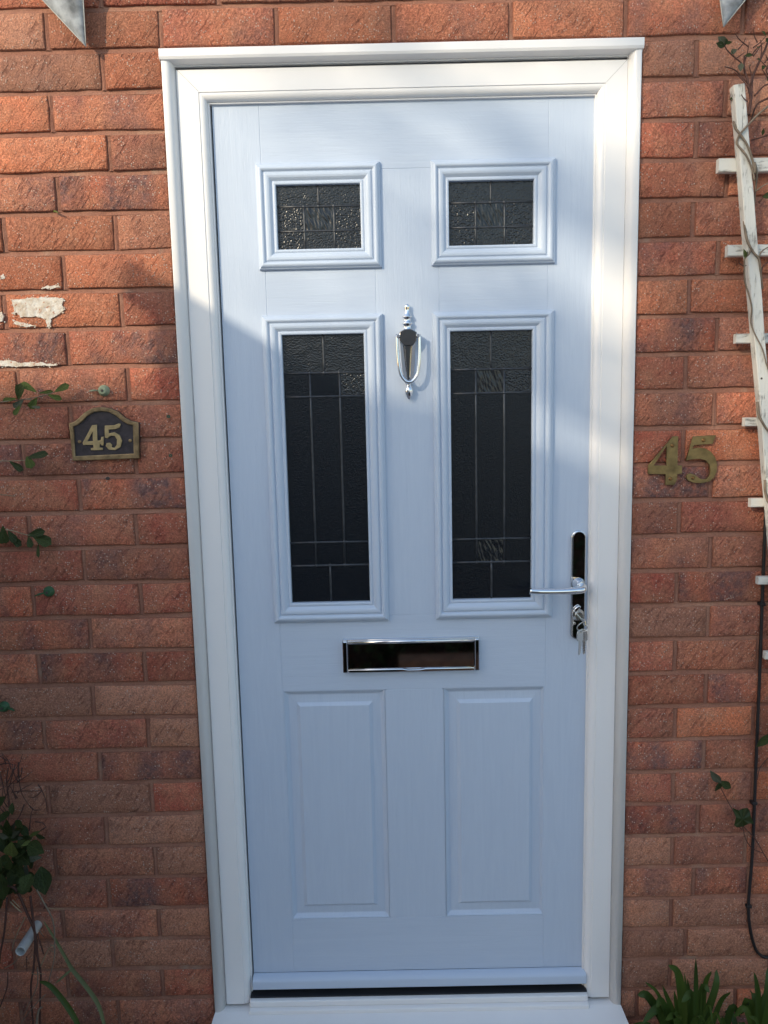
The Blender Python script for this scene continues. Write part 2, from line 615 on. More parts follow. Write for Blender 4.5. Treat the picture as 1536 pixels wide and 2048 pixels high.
M['win_dark'] = plain('dark_window_glass', (0.012, 0.014, 0.018), 0.08)
M['hall'] = plain('dark_hall', (0.02, 0.02, 0.022), 0.9)

# ------------------------------------------------------------------ ground
GZ = -0.13
def sheet(name, x0, x1, y0, y1, z, mat, nx=1, ny=1, jit=0.0):
    V, Fc = [], []
    for j in range(ny + 1):
        for i in range(nx + 1):
            x = x0 + (x1 - x0) * i / nx; y = y0 + (y1 - y0) * j / ny
            V.append((x, y, z + (noise.noise(Vector((x * 9, y * 9, 0))) * jit if jit else 0)))
    for j in range(ny):
        for i in range(nx):
            a = j * (nx + 1) + i
            Fc.append((a, a + 1, a + nx + 2, a + nx + 1))
    return obj(name, V, Fc, mat, None, jit > 0)
g = sheet('ground', -90, 90, -120, 30, GZ - 0.03, M['gravel'])
tag(g, None, kind='structure')
for nm, a, b in (('flower_bed', -2.2, -0.56), ('flower_bed', 0.56, 2.2)):
    s = sheet(nm, a, b, -0.42, 0.0, GZ + 0.03, M['soil'], 40, 12, 0.03)
    tag(s, None, kind='structure')
path = bpy.data.objects.new('garden_path', None)
C.objects.link(path)
tag(path, None, kind='structure')
slab_me = None
for j in range(5):
    for i in range(2):
        x0 = -0.52 + i * 0.525
        y0 = -2.6 + j * 0.51
        if slab_me is None:
            o = box('slab', -0.257, 0.257, -0.25, 0.25, -0.025, 0.025, M['slab'], path, 0.004, 1)
            slab_me = o.data
        else:
            o = bpy.data.objects.new('slab', slab_me)
            C.objects.link(o); attach(o, path)
        o.location = (x0 + 0.2625, y0 + 0.15, GZ - 0.002 + random.uniform(-0.002, 0.002))

# ------------------------------------------------------------------ brick wall
wall = thing('brick_wall', 'red rustic brick house wall around the pale blue front door', 'wall', (0, 0, GZ))
ROWS = {0: [-0.684, -0.463, -0.24, -0.014, 0.212, 0.433, 0.659], 1: [-0.58, 0.572], 2: [-0.687, 0.631], 3: [-0.578, 0.577],
 4: [-0.686, 0.639], 5: [-0.799, -0.576, 0.575], 6: [-0.685, 0.628], 7: [-0.811, -0.574, 0.572], 8: [-0.689, 0.631],
 9: [-0.571, 0.57], 10: [-0.694, 0.632], 11: [-0.798, -0.566, 0.57], 12: [-0.688, 0.629], 13: [-0.574, 0.566],
 14: [-0.689, 0.634], 15: [-0.803, -0.574, 0.565], 16: [-0.687, 0.634], 17: [-0.803, -0.575, 0.566, 0.745],
 18: [-0.692, 0.635], 19: [-0.804, -0.577, 0.571, 0.741], 20: [-0.688, 0.636], 21: [-0.808, -0.579, 0.571, 0.747],
 22: [-0.685, 0.628], 23: [-0.804, -0.58, 0.574, 0.736], 24: [-0.69, 0.623, 0.746], 25: [-0.797, -0.581, 0.575],
 26: [-0.691, 0.61], 27: [-0.799, -0.582, 0.577], 28: [-0.688, 0.503, 0.728], 29: [-0.799, -0.578, 0.58]}
# looks of the bricks nearest the door, read outwards: (left side, right side)
TONE = {0: 'b o m o m o m m', 1: ('ob', 'bb'), 2: ('mo', 'mb'), 3: ('mo', 'rm'), 4: ('pm', 'mm'), 5: ('too', 'om'),
 6: ('oo', 'po'), 7: ('roo', 'oo'), 8: ('pp', 'pm'), 9: ('rmo', 'rm'), 10: ('mr', 'mm'), 11: ('rm', 'ro'), 12: ('pr', 'pm'),
 13: ('rmr', 'mr'), 14: ('mr', 'mm'), 15: ('rrp', 'rp'), 16: ('mp', 'bm'), 17: ('rpp', 'rmr'), 18: ('tb', 'pp'),
 19: ('brm', 'rom'), 20: ('pr', 'pm'), 21: ('rbb', 'rmo'), 22: ('bm', 'pm'), 23: ('tmm', 'bmm'), 24: ('pm', 'mmo'),
 25: ('tmm', 'bb'), 26: ('bb', 'bb'), 27: ('rmm', 'bb'), 28: ('mm', 'bb'), 29: ('mm', 'mm')}
CODE = {'o': (0.05, 0.10, 0.15), 'r': (0.85, 0.12, 0.05), 'm': (0.45, 0.62, 0.30), 'p': (0.60, 1.0, 0.10),
        'b': (0.30, 0.18, 0.95), 't': (0.15, 0.10, 0.80)}
OPEN_L, OPEN_R, OPEN_T = -0.4675, 0.4670, 2.0685
def zc(k):
    return 2.07 - 0.075 * (k - 0.5)

def brick_mesh(wd, ht, seed):
    rnd = random.Random(seed)
    nx = max(3, int(round(wd / 0.032)))
    nz = 3
    hx, hz = wd / 2, ht / 2
    V, Fc = [], []
    ch = 0.0018
    xs = [-hx, -hx + ch] + [-hx + ch + (wd - 2 * ch) * i / nx for i in range(1, nx)] + [hx - ch, hx]
    zs = [-hz, -hz + ch] + [-hz + ch + (ht - 2 * ch) * i / nz for i in range(1, nz)] + [hz - ch, hz]
    NX, NZ = len(xs), len(zs)
    sh = rnd.uniform(-1, 1) * 0.0014
    for j, z in enumerate(zs):
        for i, x in enumerate(xs):
            q = Vector((x * 28 + seed * 3.1, z * 28, seed * 1.7))
            bx_ = 1 if (i in (0, NX - 1)) else 0
            bz_ = 1 if (j in (0, NZ - 1)) else 0
            y = noise.noise(q) * 0.0011
            dx = noise.noise(q * 1.6 + Vector((5, 0, 0))) * 0.0016
            dz = noise.noise(q * 1.6 + Vector((0, 9, 0))) * 0.0017
            if bx_ or bz_:
                y += 0.0012 + abs(noise.noise(q * 2.3)) * 0.0016
            V.append((x + dx, y, z + dz + sh * x / hx))
    for j in range(NZ - 1):
        for i in range(NX - 1):
            a = j * NX + i
            Fc.append((a, a + 1, a + NX + 1, a + NX))
    ring = [i for i in range(NX)] + [j * NX + NX - 1 for j in range(1, NZ)] + \
           [(NZ - 1) * NX + i for i in range(NX - 2, -1, -1)] + [j * NX for j in range(NZ - 2, 0, -1)]
    b = len(V)
    for i in ring:
        V.append((V[i][0], 0.055, V[i][2]))
    m = len(ring)
    for i in range(m):
        i2 = (i + 1) % m
        Fc.append((ring[i], b + i, b + i2, ring[i2]))
    return V, Fc

extra_V, extra_F = [], []
heads = []
def lay(x0, x1, k, code, rnd):
    if x1 - x0 < 0.018:
        return
    z = zc(k)
    wd = x1 - x0
    ht = 0.0643 + rnd.uniform(-0.0012, 0.0012)
    seed = k * 17 + int((x0 + 5) * 100)
    V, Fc = brick_mesh(wd, ht, seed)
    cx = (x0 + x1) / 2
    yo = rnd.uniform(-0.0012, 0.0012)
    if x1 < -0.98 or x0 > 0.86 or k < -1 or k > 28:
        b = len(extra_V)
        extra_V.extend([(v[0] + cx, v[1] + yo, v[2] + z) for v in V])
        extra_F.extend([tuple(i + b for i in f) for f in Fc])
        return
    o = obj('brick', V, Fc, M['brick'], wall, True)
    o.location = (cx, yo, z)
    c = CODE[code]
    j = [min(1, max(0, q + rnd.uniform(-0.13, 0.13))) for q in c]
    o.color = (j[0], j[1], j[2], 1)

for k in range(-6, 30):
    rnd = random.Random(1000 + k)
    z = zc(k)
    base = ROWS.get(k)
    if base is None:
        base = [-0.575 - 0.225 / 2 * ((k + 1) % 2) + 0.225 * i for i in range(6)]
    js = sorted(base)
    if k >= 1:
        ljs = [j for j in js if j < 0]; rjs = [j for j in js if j > 0]
        while ljs[0] > -2.3: ljs.insert(0, ljs[0] - 0.225)
        while rjs[-1] < 2.3: rjs.append(rjs[-1] + 0.225)
        sides = [(ljs + [None], 'L'), ([None] + rjs, 'R')]
    else:
        while js[0] > -2.3: js.insert(0, js[0] - 0.225)
        while js[-1] < 2.3: js.append(js[-1] + 0.225)
        sides = [(js, 'A')]
    for lst, s in sides:
        n = len(lst)
        for i in range(n - 1):
            a, b = lst[i], lst[i + 1]
            x0 = OPEN_R if a is None else a + 0.0052
            x1 = OPEN_L if b is None else b - 0.0052
            tn = TONE.get(k)
            if s == 'A':
                seq = 'bomomomm'
                idx = i - (lst.index(-0.684) - 1) if k == 0 else i
                code = seq[idx % 8] if k == 0 else rnd.choice('omobrm')
            else:
                idx = (n - 2 - i) if s == 'L' else i
                seq = tn[0] if s == 'L' else tn[1]
                code = seq[idx] if idx < len(seq) else rnd.choice('omrbpm')
            lay(x0, x1, k, code, rnd)
            if a is not None:
                heads.append((a, k))
eb = obj('outer_brickwork', extra_V, extra_F, M['brick_far'], wall, True)
eb['kind'] = 'stuff'

# mortar: struck bed joints, head joints and the bedding behind
V, Fc = [], []
def strip(pts_a, pts_b):
    b = len(V)
    V.extend(pts_a); V.extend(pts_b)
    n = len(pts_a)
    for i in range(n - 1):
        Fc.append((b + i, b + i + 1, b + n + i + 1, b + n + i))
def nz_(x, z, s=30, a=0.001):
    return noise.noise(Vector((x * s, z * s, 3.3))) * a
for k in range(-7, 30):
    zj = 2.07 - 0.075 * k
    spans = [(-2.4, OPEN_L), (OPEN_R, 2.4)] if k >= 1 else [(-2.4, 2.4)]
    if k == 0: spans = [(-2.4, OPEN_L - 0.002), (OPEN_R + 0.002, 2.4)]
    for a, b in spans:
        n = max(2, int((b - a) / 0.018))
        xs = [a + (b - a) * i / n for i in range(n + 1)]
        top = [(x, 0.0066 + nz_(x, zj, 40, 0.0016), zj + 0.0080) for x in xs]
        mid = [(x, 0.0046 + nz_(x, zj + 1, 50, 0.0018), zj + 0.0005 + nz_(x, zj + 7, 60, 0.001)) for x in xs]
        bot = [(x, 0.0028 + nz_(x, zj + 2, 45, 0.0016), zj - 0.0050 + nz_(x, zj, 35, 0.0012)) for x in xs]
        low = [(x, 0.0052, zj - 0.0085) for x in xs]
        strip(top, mid); strip(mid, bot); strip(bot, low)
for x, k in heads:
    z0, z1 = zc(k) - 0.034, zc(k) + 0.034
    zs = [z0 + (z1 - z0) * i / 5 for i in range(6)]
    strip([(x - 0.0085, 0.0062, z) for z in zs], [(x - 0.001 + nz_(x, z, 60, 0.002), 0.0032 + nz_(x, z, 50, 0.002), z) for z in zs])
    strip([(x - 0.001 + nz_(x, z, 60, 0.002), 0.0032 + nz_(x, z, 50, 0.002), z) for z in zs], [(x + 0.0085, 0.0055, z) for z in zs])
bk = 0.012
for a, b, z0, z1 in ((-2.4, OPEN_L, GZ - 0.1, 2.55), (OPEN_R, 2.4, GZ - 0.1, 2.55), (OPEN_L, OPEN_R, OPEN_T + 0.008, 2.55)):
    q = len(V)
    V += [(a, bk, z0), (b, bk, z0), (b, bk, z1), (a, bk, z1)]
    Fc.append((q, q + 1, q + 2, q + 3))
# reveal faces of the opening
for xx in (OPEN_L - 0.002, OPEN_R + 0.002):
    q = len(V)
    V += [(xx, 0.008, GZ - 0.1), (xx, 0.12, GZ - 0.1), (xx, 0.12, OPEN_T), (xx, 0.008, OPEN_T)]
    Fc.append((q, q + 1, q + 2, q + 3))
mo = obj('mortar', V, Fc, M['mortar'], wall, False)
ub = box('upper_wall', -2.4, 2.4, 0.013, 0.2, 2.53, 3.4, M['brick_far'], wall)

# old white paint left on the bricks
c2 = mapper(0, 500, 0.29297)
rnd = random.Random(7)
def ragged(outline, amp, n=4):
    out = []
    m = len(outline)
    for i in range(m):
        a = Vector(outline[i]); b = Vector(outline[(i + 1) % m])
        for k in range(n):
            p = a + (b - a) * (k / n)
            out.append((p.x + rnd.uniform(-amp, amp), p.y + rnd.uniform(-amp, amp)))
    return out
res = [[(85, 345), (200, 330), (320, 322), (440, 335), (425, 372), (440, 408), (400, 440), (352, 470), (338, 520), (322, 525), (318, 472), (250, 452), (140, 458), (118, 430), (90, 440), (98, 395)],
       [(-40, 758), (60, 752), (150, 772), (260, 768), (330, 775), (400, 782), (330, 792), (240, 790), (130, 800), (60, 790), (-40, 796)],
       [(-60, 425), (10, 425), (26, 450), (18, 488), (-60, 492)],
       [(8, 176), (24, 170), (36, 184), (24, 198), (10, 194)],
       [(290, 252), (340, 244), (402, 240), (405, 256), (350, 262), (300, 262)],
       [(90, 478), (130, 486), (210, 512), (240, 520), (200, 528), (140, 522), (100, 500)]]
for lp in res:
    pts = [c2(p) for p in ragged(lp, 5.0 if len(lp) > 5 else 2.0)]
    prism('paint_residue', [(p.x, p.z) for p in pts], -0.0018, 0.005, M['lime'], wall)

# loose flecks round the patches
V, Fc = [], []
for lp in res:
    for _ in range(60 if len(lp) > 8 else 12):
        a = Vector(rnd.choice(lp)); b = Vector(rnd.choice(lp))
        i_ = rnd.randrange(len(lp))
        a = Vector(lp[i_]); b = Vector(lp[(i_ + 1) % len(lp)])
        c = a.lerp(b, rnd.random()) + Vector((rnd.gauss(0, 9), rnd.gauss(0, 7)))
        r_ = rnd.uniform(2.0, 7.0)
        q = len(V)
        m_ = rnd.randint(4, 6)
        for k in range(m_):
            t_a = 2 * math.pi * k / m_
            p = c2((c.x + math.cos(t_a) * r_ * rnd.uniform(0.6, 1.5), c.y + math.sin(t_a) * r_ * rnd.uniform(0.5, 1.1)))
            V.append((p.x, -0.0016, p.z))
        Fc.append(tuple(range(q, q + m_)))
obj('paint_flecks', V, Fc, M['lime'], wall)

# ------------------------------------------------------------------ door frame
frame = thing('door_frame', 'white plastic door frame with rounded edge trims and sloping sill', 'door frame', (0, 0, 0))
FX0, FX1, FZ0, FZT = -0.4405, 0.4430, 0.018, 2.038
def arc(d0, y0, d1, y1, bulge, n=6):
    out = []
    for i in range(n + 1):
        t = i / n
        nx_, ny_ = (y1 - y0), -(d1 - d0)
        s = math.sin(math.pi * t) * bulge
        out.append((d0 + (d1 - d0) * t + nx_ * s, y0 + (y1 - y0) * t + ny_ * s))
    return out
fr_prof = [(0.0, 0.016), (0.0025, 0.0115), (0.0035, 0.0105), (0.0440, 0.0105), (0.0447, 0.0122), (0.0455, 0.0122)] + \
          [(0.0462 + 0.0125 * math.sin(t * math.pi / 2 / 7), 0.0120 + 0.0125 * (1 - math.cos(t * math.pi / 2 / 7))) for t in range(8)] + \
          [(0.0590, 0.0238), (0.0612, 0.0238), (0.0617, 0.0246), (0.0617, 0.060)]
def jamb(name, sides):
    return sweep_rect(name, FX0 - 0.0025, FX1 + 0.0015, FZ0, FZT + 0.0005, fr_prof, M['upvc'], frame, sides=sides)
for s, nm in (('L', 'jamb'), ('T', 'head'), ('R', 'jamb')):
    # sides list without 'B' keeps the feet square
    jamb(nm, s)
# fine mitre joints at the top corners
for xa, za, xb, zb in ((FX0, FZT, FX0 + 0.042, FZT - 0.042), (FX1, FZT, FX1 - 0.042, FZT - 0.042)):
    tube('mitre_joint', [(xa, 0.0104, za), (xb, 0.0104, zb)], [0.0003], M['joint'], frame, 4, 1)
# quarter-round trims to the brick
def quad_trim(sx):
    xo = -0.4645 if sx < 0 else 0.4640
    V_, F_ = [], []
    prof = [(0.0, 0.012), (0.0, -0.0040)] + [(0.0005 + 0.0215 * t / 10, -0.0058 + 0.0185 * (t / 10) ** 4.2) for t in range(11)] + [(0.0222, 0.0165)]
    zt = 2.0485
    for d, y in prof:
        x = xo + d * (1 if sx < 0 else -1)
        V_.append((x, y, -0.022)); V_.append((x, y, zt))
    for i in range(len(prof) - 1):
        F_.append((2 * i, 2 * i + 1, 2 * i + 3, 2 * i + 2))
    F_.append(tuple(2 * i for i in range(len(prof))))
    return obj('quadrant_trim', V_, F_, M['upvc'], frame, True)
quad_trim(-1); quad_trim(1)
# head trim
V_, F_ = [], []
prof = [(0.030, 2.0665), (-0.0095, 2.0665), (-0.0105, 2.0650), (-0.0105, 2.0520), (-0.0085, 2.0475)] + \
       [(-0.0085 + 0.0185 * math.sin(t * math.pi / 2 / 6), 2.0475 - 0.0035 * (t / 6) - 0.004 * math.sin(t * math.pi / 6)*0.3) for t in range(1, 7)] + [(0.0100, 2.0415), (0.016, 2.0415), (0.03, 2.0415)]
for y, z in prof:
    V_.append((-0.4668, y, z)); V_.append((0.4662, y, z))
for i in range(len(prof) - 1):
    F_.append((2 * i, 2 * i + 1, 2 * i + 3, 2 * i + 2))
F_.append(tuple(2 * i for i in range(len(prof)))); F_.append(tuple(2 * i + 1 for i in range(len(prof))))
ht_ = obj('head_trim', V_, F_, M['upvc'], frame, False)
# black sheet for the gasket, also standing in for shade in the gaps
box('seal_gap_backing', -0.46, 0.46, 0.050, 0.060, 0.02, 2.06, M['seal_gap'], frame)
# threshold rails
box('threshold', -0.3845, 0.3900, -0.014, 0.055, 0.0095, 0.0200, M['upvc'], frame, 0.0025, 3)
box('threshold', -0.3845, 0.3900, -0.004, 0.055, 0.0200, 0.0350, M['upvc'], frame, 0.0030, 3)
box('threshold_gap', -0.3845, 0.3900, 0.006, 0.055, 0.0348, 0.0385, M['seal_gap'], frame, 0.001, 1)  # black strip stands in for the shaded gap under the weather bar
# sill
V_, F_ = [], []
sp_ = [(0.05, 0.0115), (-0.005, 0.0115), (-0.120, -0.010), (-0.130, -0.016), (-0.133, -0.026), (-0.133, -0.050), (-0.118, -0.050), (-0.1, -0.034), (0.05, -0.034)]
for (y, z) in sp_:
    f = 0.468 if y > -0.004 else 0.4700
    ext = 0.0 if y > 0.0 else 0.012 * min(1, -y / 0.03)
    V_.append((-0.462 - ext, y, z)); V_.append((0.462 + ext, y, z))
for i in range(len(sp_)):
    i2 = (i + 1) % len(sp_)
    F_.append((2 * i, 2 * i + 1, 2 * i2 + 1, 2 * i2))
F_.append(tuple(2 * i for i in range(len(sp_)))); F_.append(tuple(2 * i + 1 for i in range(len(sp_))))
obj('sill', V_, F_, M['upvc'], frame, False)
box('sill_support', -0.46, 0.46, -0.06, 0.05, GZ - 0.03, -0.036, M['slab'], frame, 0.003, 1)

# ------------------------------------------------------------------ door leaf
door = thing('front_door', 'pale blue panelled front door with four leaded glass lights', 'door', (0, 0.03, 0.05))
DX0, DX1, DZ0, DZ1 = -0.3785, 0.3917, 0.051, 1.9835
LY, LB = 0.030, 0.049
SX0, SX1 = -0.2845, 0.2930        # stile inner edges
MX0, MX1 = -0.0595, 0.0705        # muntin edges
G_ = 0.0004
CASS = [(-0.2960, -0.0462, 1.6573, 1.8628), (0.0556, 0.3065, 1.6585, 1.8618),
        (-0.2960, -0.0470, 0.9168, 1.5657), (0.0552, 0.3055, 0.9175, 1.5655)]
PAN = [(-0.2832, -0.0597, 0.2142, 0.7592), (0.0709, 0.2952, 0.2142, 0.7592)]
def skin(name, x0, x1, z0, z1, mat):
    return box(name, x0 + G_, x1 - G_, LY, LB, z0 + G_, z1 - G_, mat, door, 0.0007, 2)
box('core', DX0 + 0.001, DX1 - 0.001, LY + 0.0085, LB - 0.0005, DZ0 + 0.001, DZ1 - 0.001, M['door_v'], door)
for gx_ in (SX0, SX1):
    box('groove_floor', gx_ - 0.003, gx_ + 0.003, LY + 0.0007, LB - 0.002, DZ0 + 0.001, DZ1 - 0.001, M['door_v'], door)
for gx_ in (MX0, MX1):
    box('groove_floor', gx_ - 0.003, gx_ + 0.003, LY + 0.0007, LB - 0.002, 0.9, 1.85, M['door_v'], door)
for gz_ in (1.8495, 0.9275, 0.7590, 0.2138):
    box('groove_floor', MX0 + 0.0035, MX1 - 0.0035, LY + 0.0007, LB - 0.002, gz_ - 0.003, gz_ + 0.003, M['door_v'], door)
skin('stile', DX0, SX0, DZ0, DZ1, M['door_v'])
skin('stile', SX1, DX1, DZ0, DZ1, M['door_v'])
skin('rail', SX0, SX1, 1.8495, DZ1, M['door_h'])
skin('rail', SX0, SX1, 0.7590, 0.9275, M['door_h'])
skin('rail', SX0, SX1, DZ0, 0.2138, M['door_h'])
skin('muntin', MX0, MX1, 0.9275, 1.8495, M['door_v'])
skin('muntin', MX0, MX1, 0.2138, 0.7590, M['door_v'])
skin('rail', SX0, MX0, 1.5600, 1.6630, M['door_h'])
skin('rail', MX1, SX1, 1.5600, 1.6630, M['door_h'])
# raised lower panels
pp = [(0.0, 0.0303), (0.0015, 0.0306), (0.0030, 0.0330), (0.0085, 0.0372), (0.0105, 0.0378), (0.0125, 0.0374),
      (0.0270, 0.0362), (0.0280, 0.0360), (0.0345, 0.0312), (0.0355, 0.0308)]
for (x0, x1, z0, z1) in PAN:
    sweep_rect('panel', x0, x1, z0, z1, pp, M['door_v'], door, cap=True)
# glazing cassettes
cp = [(0.0, 0.0300), (0.0002, 0.0245), (0.0018, 0.0228), (0.0030, 0.0226), (0.0034, 0.0212), (0.0052, 0.0188), (0.0080, 0.0176), (0.0108, 0.0182),
      (0.0128, 0.0205), (0.0138, 0.0228), (0.0150, 0.0232), (0.0160, 0.0214), (0.0180, 0.0204), (0.0215, 0.0202), (0.0250, 0.0212), (0.0282, 0.0240),
      (0.0296, 0.0262), (0.0308, 0.0266), (0.0318, 0.0256), (0.0335, 0.0252), (0.0362, 0.0256), (0.0372, 0.0268), (0.0378, 0.0370)]
LEADS = []
GY = 0.0345
small = dict(h=[1.7815, 1.7335], top=True)
def glazing(ci):
    x0, x1, z0, z1 = CASS[ci]
    # measured glass edges
    gl = [(-0.2560, -0.0876, 1.6976, 1.8218), (0.0920, 0.2625, 1.6976, 1.8218), (-0.2556, -0.0873, 0.9600, 1.5266), (0.0922, 0.2610, 0.9600, 1.5266)][ci]
    V_, F_ = [], []
    prof = cp
    fr = None
    W_ = prof[-1][0]
    prof = support(prof)
    def pt(d, ix, iz):
        f = d / W_
        x = x0 + (gl[0] - x0) * f if ix == 0 else x1 + (gl[1] - x1) * f
        z = z0 + (gl[2] - z0) * f if iz == 0 else z1 + (gl[3] - z1) * f
        return x, z
    for a, b in (((0, 0), (0, 1)), ((0, 1), (1, 1)), ((1, 1), (1, 0)), ((1, 0), (0, 0))):
        base = len(V_)
        for d, y in prof:
            xa, za = pt(d, *a); xb, zb = pt(d, *b)
            V_.append((xa, y, za)); V_.append((xb, y, zb))
        for i in range(len(prof) - 1):
            p = base + 2 * i
            F_.append((p, p + 1, p + 3, p + 2))
    fr = obj('glazing_frame', V_, F_, M['door_frame_mat'], door, 50)
    gx0, gx1, gz0, gz1 = gl
    xm = (gx0 + gx1) / 2
    va, vb = ((-0.2020, -0.1410), (0.1462, 0.2052), (-0.2013, -0.1395), (0.1450, 0.2042))[ci]
    T = []
    if ci < 2:
        h1, h2 = 1.7815, 1.7335
        T += [(gx0, xm, h1, gz1, 'light'), (xm, gx1, h1, gz1, 'light'),
              (gx0, va, h2, h1, 'stipple'), (va, vb, h2, h1, 'ripple'), (vb, gx1, h2, h1, 'stipple'),
              (gx0, va, gz0, h2, 'stipple'), (va, vb, gz0, h2, 'light'), (vb, gx1, gz0, h2, 'stipple')]
        bars = [('v', xm, h1, gz1), ('h', h1, gx0, gx1), ('h', h2, gx0, gx1), ('v', va, gz0, h1), ('v', vb, gz0, h1)]
    else:
        h1, h2, h3, h4 = 1.4490, 1.4000, 1.0905, 1.0400
        mid = 'plain' if ci == 2 else 'ripple'
        T += [(gx0, xm, h1, gz1, 'light'), (xm, gx1, h1, gz1, 'light'),
              (gx0, va, h2, h1, 'soft'), (va, vb, h2, h1, mid), (vb, gx1, h2, h1, 'stipple'),
              (gx0, va, h3, h2, 'soft'), (va, vb, h3, h2, 'soft'), (vb, gx1, h3, h2, 'soft'),
              (gx0, va, h4, h3, 'soft'), (va, vb, h4, h3, 'soft' if ci == 2 else mid), (vb, gx1, h4, h3, 'soft'),
              (gx0, xm, gz0, h4, 'soft'), (xm, gx1, gz0, h4, 'soft')]
        bars = [('v', xm, h1, gz1), ('v', xm, gz0, h4), ('v', va, h4, h1), ('v', vb, h4, h1)] + [('h', h, gx0, gx1) for h in (h1, h2, h3, h4)]
    for a, b, c, d, kd in T:
        yo = random.uniform(-0.0002, 0.0002)
        if kd in ('stipple', 'ripple', 'light'):
            nx_, nz__ = int((b - a) / 0.0008), int((d - c) / 0.0008)
            V_, F_ = [], []
            for j in range(nz__ + 1):
                for i in range(nx_ + 1):
                    x = a + (b - a) * i / nx_; z = c + (d - c) * j / nz__
                    if kd == 'stipple':
                        hgt = noise.noise(Vector((x * 430, 0.3, z * 430))) * 0.0008 + noise.noise(Vector((x * 200, 2.3, z * 200))) * 0.0004
                    elif kd == 'light':
                        hgt = noise.noise(Vector((x * 480, 5.3, z * 480))) * 0.00055 + noise.noise(Vector((x * 60, 1.3, z * 60))) * 0.0003
                    else:
                        hgt = noise.noise(Vector(((x + z * 0.25) * 230, 0.7, z * 75))) * 0.0012
                    V_.append((x, GY + hgt - 0.0002, z))
            for j in range(nz__):
                for i in range(nx_):
                    q = j * (nx_ + 1) + i
                    F_.append((q, q + 1, q + nx_ + 2, q + nx_ + 1))
            obj('pane', V_, F_, M['glass_relief'], fr, True)
            continue
        box('pane', a + 0.0003, b - 0.0003, GY + yo, GY + 0.006, c + 0.0003, d - 0.0003, M['glass_' + kd], fr)
    for kind, p, a, b in bars:
        r = 0.0023
        if kind == 'v':
            tube('lead_strip', [(p, GY + 0.0002, a), (p + random.uniform(-3e-4, 3e-4), GY + 0.0002, (a + b) / 2), (p, GY + 0.0002, b)], [r], M['lead'], fr, 8, 2)
        else:
            tube('lead_strip', [(a, GY + 0.0002, p), ((a + b) / 2, GY + 0.0002, p + random.uniform(-3e-4, 3e-4)), (b, GY + 0.0002, p)], [r], M['lead'], fr, 8, 2)
    V_, F_, J = [], [], []
    for kind, p, a, b in bars:
        if kind == 'h':
            for k2, p2, a2, b2 in bars:
                if k2 == 'v' and a2 - 1e-4 <= p <= b2 + 1e-4:
                    J.append((p2, p))
    for (x, z) in J:
        base = len(V_)
        rr = 0.0040
        n = 10
        for r, y in ((rr, GY), (rr * 0.75, GY - 0.0022), (rr * 0.3, GY - 0.0030)):
            for k in range(n):
                V_.append((x + r * math.cos(2 * math.pi * k / n), y, z + r * math.sin(2 * math.pi * k / n)))
        for i in range(2):
            for k in range(n):
                F_.append((base + i * n + k, base + i * n + (k + 1) % n, base + (i + 1) * n + (k + 1) % n, base + (i + 1) * n + k))
        F_.append(tuple(base + 2 * n + k for k in range(n)))
    obj('solder_joints', V_, F_, M['lead'], fr, True)
t_ = NT('pale_blue_moulding')
t_.setp(Base_Color=(0.515, 0.592, 0.710, 1), Roughness=0.36)
t_.nrm(t_.bump(t_.noise(t_.coord(), 400, 3), 0.0004, 0.5))
M['door_frame_mat'] = t_.m
for i in range(4):
    glazing(i)
# weather bar along the foot
V_, F_ = [], []
wp = [(0.030, 0.0815)] + [(0.030 - 0.020 * math.sin(t * math.pi / 2 / 6), 0.0805 - 0.0105 * (1 - math.cos(t * math.pi / 2 / 6))) for t in range(7)] + [(0.0098, 0.0545), (0.0110, 0.0525), (0.030, 0.0525)]
for y, z in wp:
    V_.append((DX0 + 0.0005, y, z)); V_.append((DX1 - 0.003, y, z))
for i in range(len(wp) - 1):
    F_.append((2 * i, 2 * i + 1, 2 * i + 3, 2 * i + 2))
F_.append(tuple(2 * i for i in range(len(wp)))); F_.append(tuple(2 * i + 1 for i in range(len(wp))))
obj('weather_bar', V_, F_, M['door_frame_mat'], door, False)

# letter plate
lp_ = box('letter_plate', -0.1495, 0.1487, 0.0245, 0.031, 0.8010, 0.8775, M['chrome'], door, 0.0025, 3)
part_label(lp_, 'mirror chrome letter plate')
box('end_cap', -0.1493, -0.1385, 0.0185, 0.0245, 0.8030, 0.8735, M['chrome_dk'], lp_, 0.002, 2)
box('end_cap', 0.1377, 0.1485, 0.0185, 0.0245, 0.8030, 0.8735, M['chrome_dk'], lp_, 0.002, 2)
fl = box('flap', -0.1375, 0.1368, 0.0215, 0.0245, 0.8105, 0.8690, M['chrome_dk'], lp_, 0.0008, 2)
tube('hinge_bar', [(-0.1380, 0.0225, 0.8705), (0.1372, 0.0225, 0.8705)], [0.0042], M['chrome'], lp_, 14, 1)
lip = [(-0.1375, 0.8035), (0.1368, 0.8035), (0.1368, 0.8105), (0.0300, 0.8105), (0.018, 0.8085), (-0.008, 0.8085), (-0.020, 0.8105), (-0.1375, 0.8105)]
plate('flap_lip', [lip], 0.0165, 0.008, M['chrome'], lp_, 0.0014)

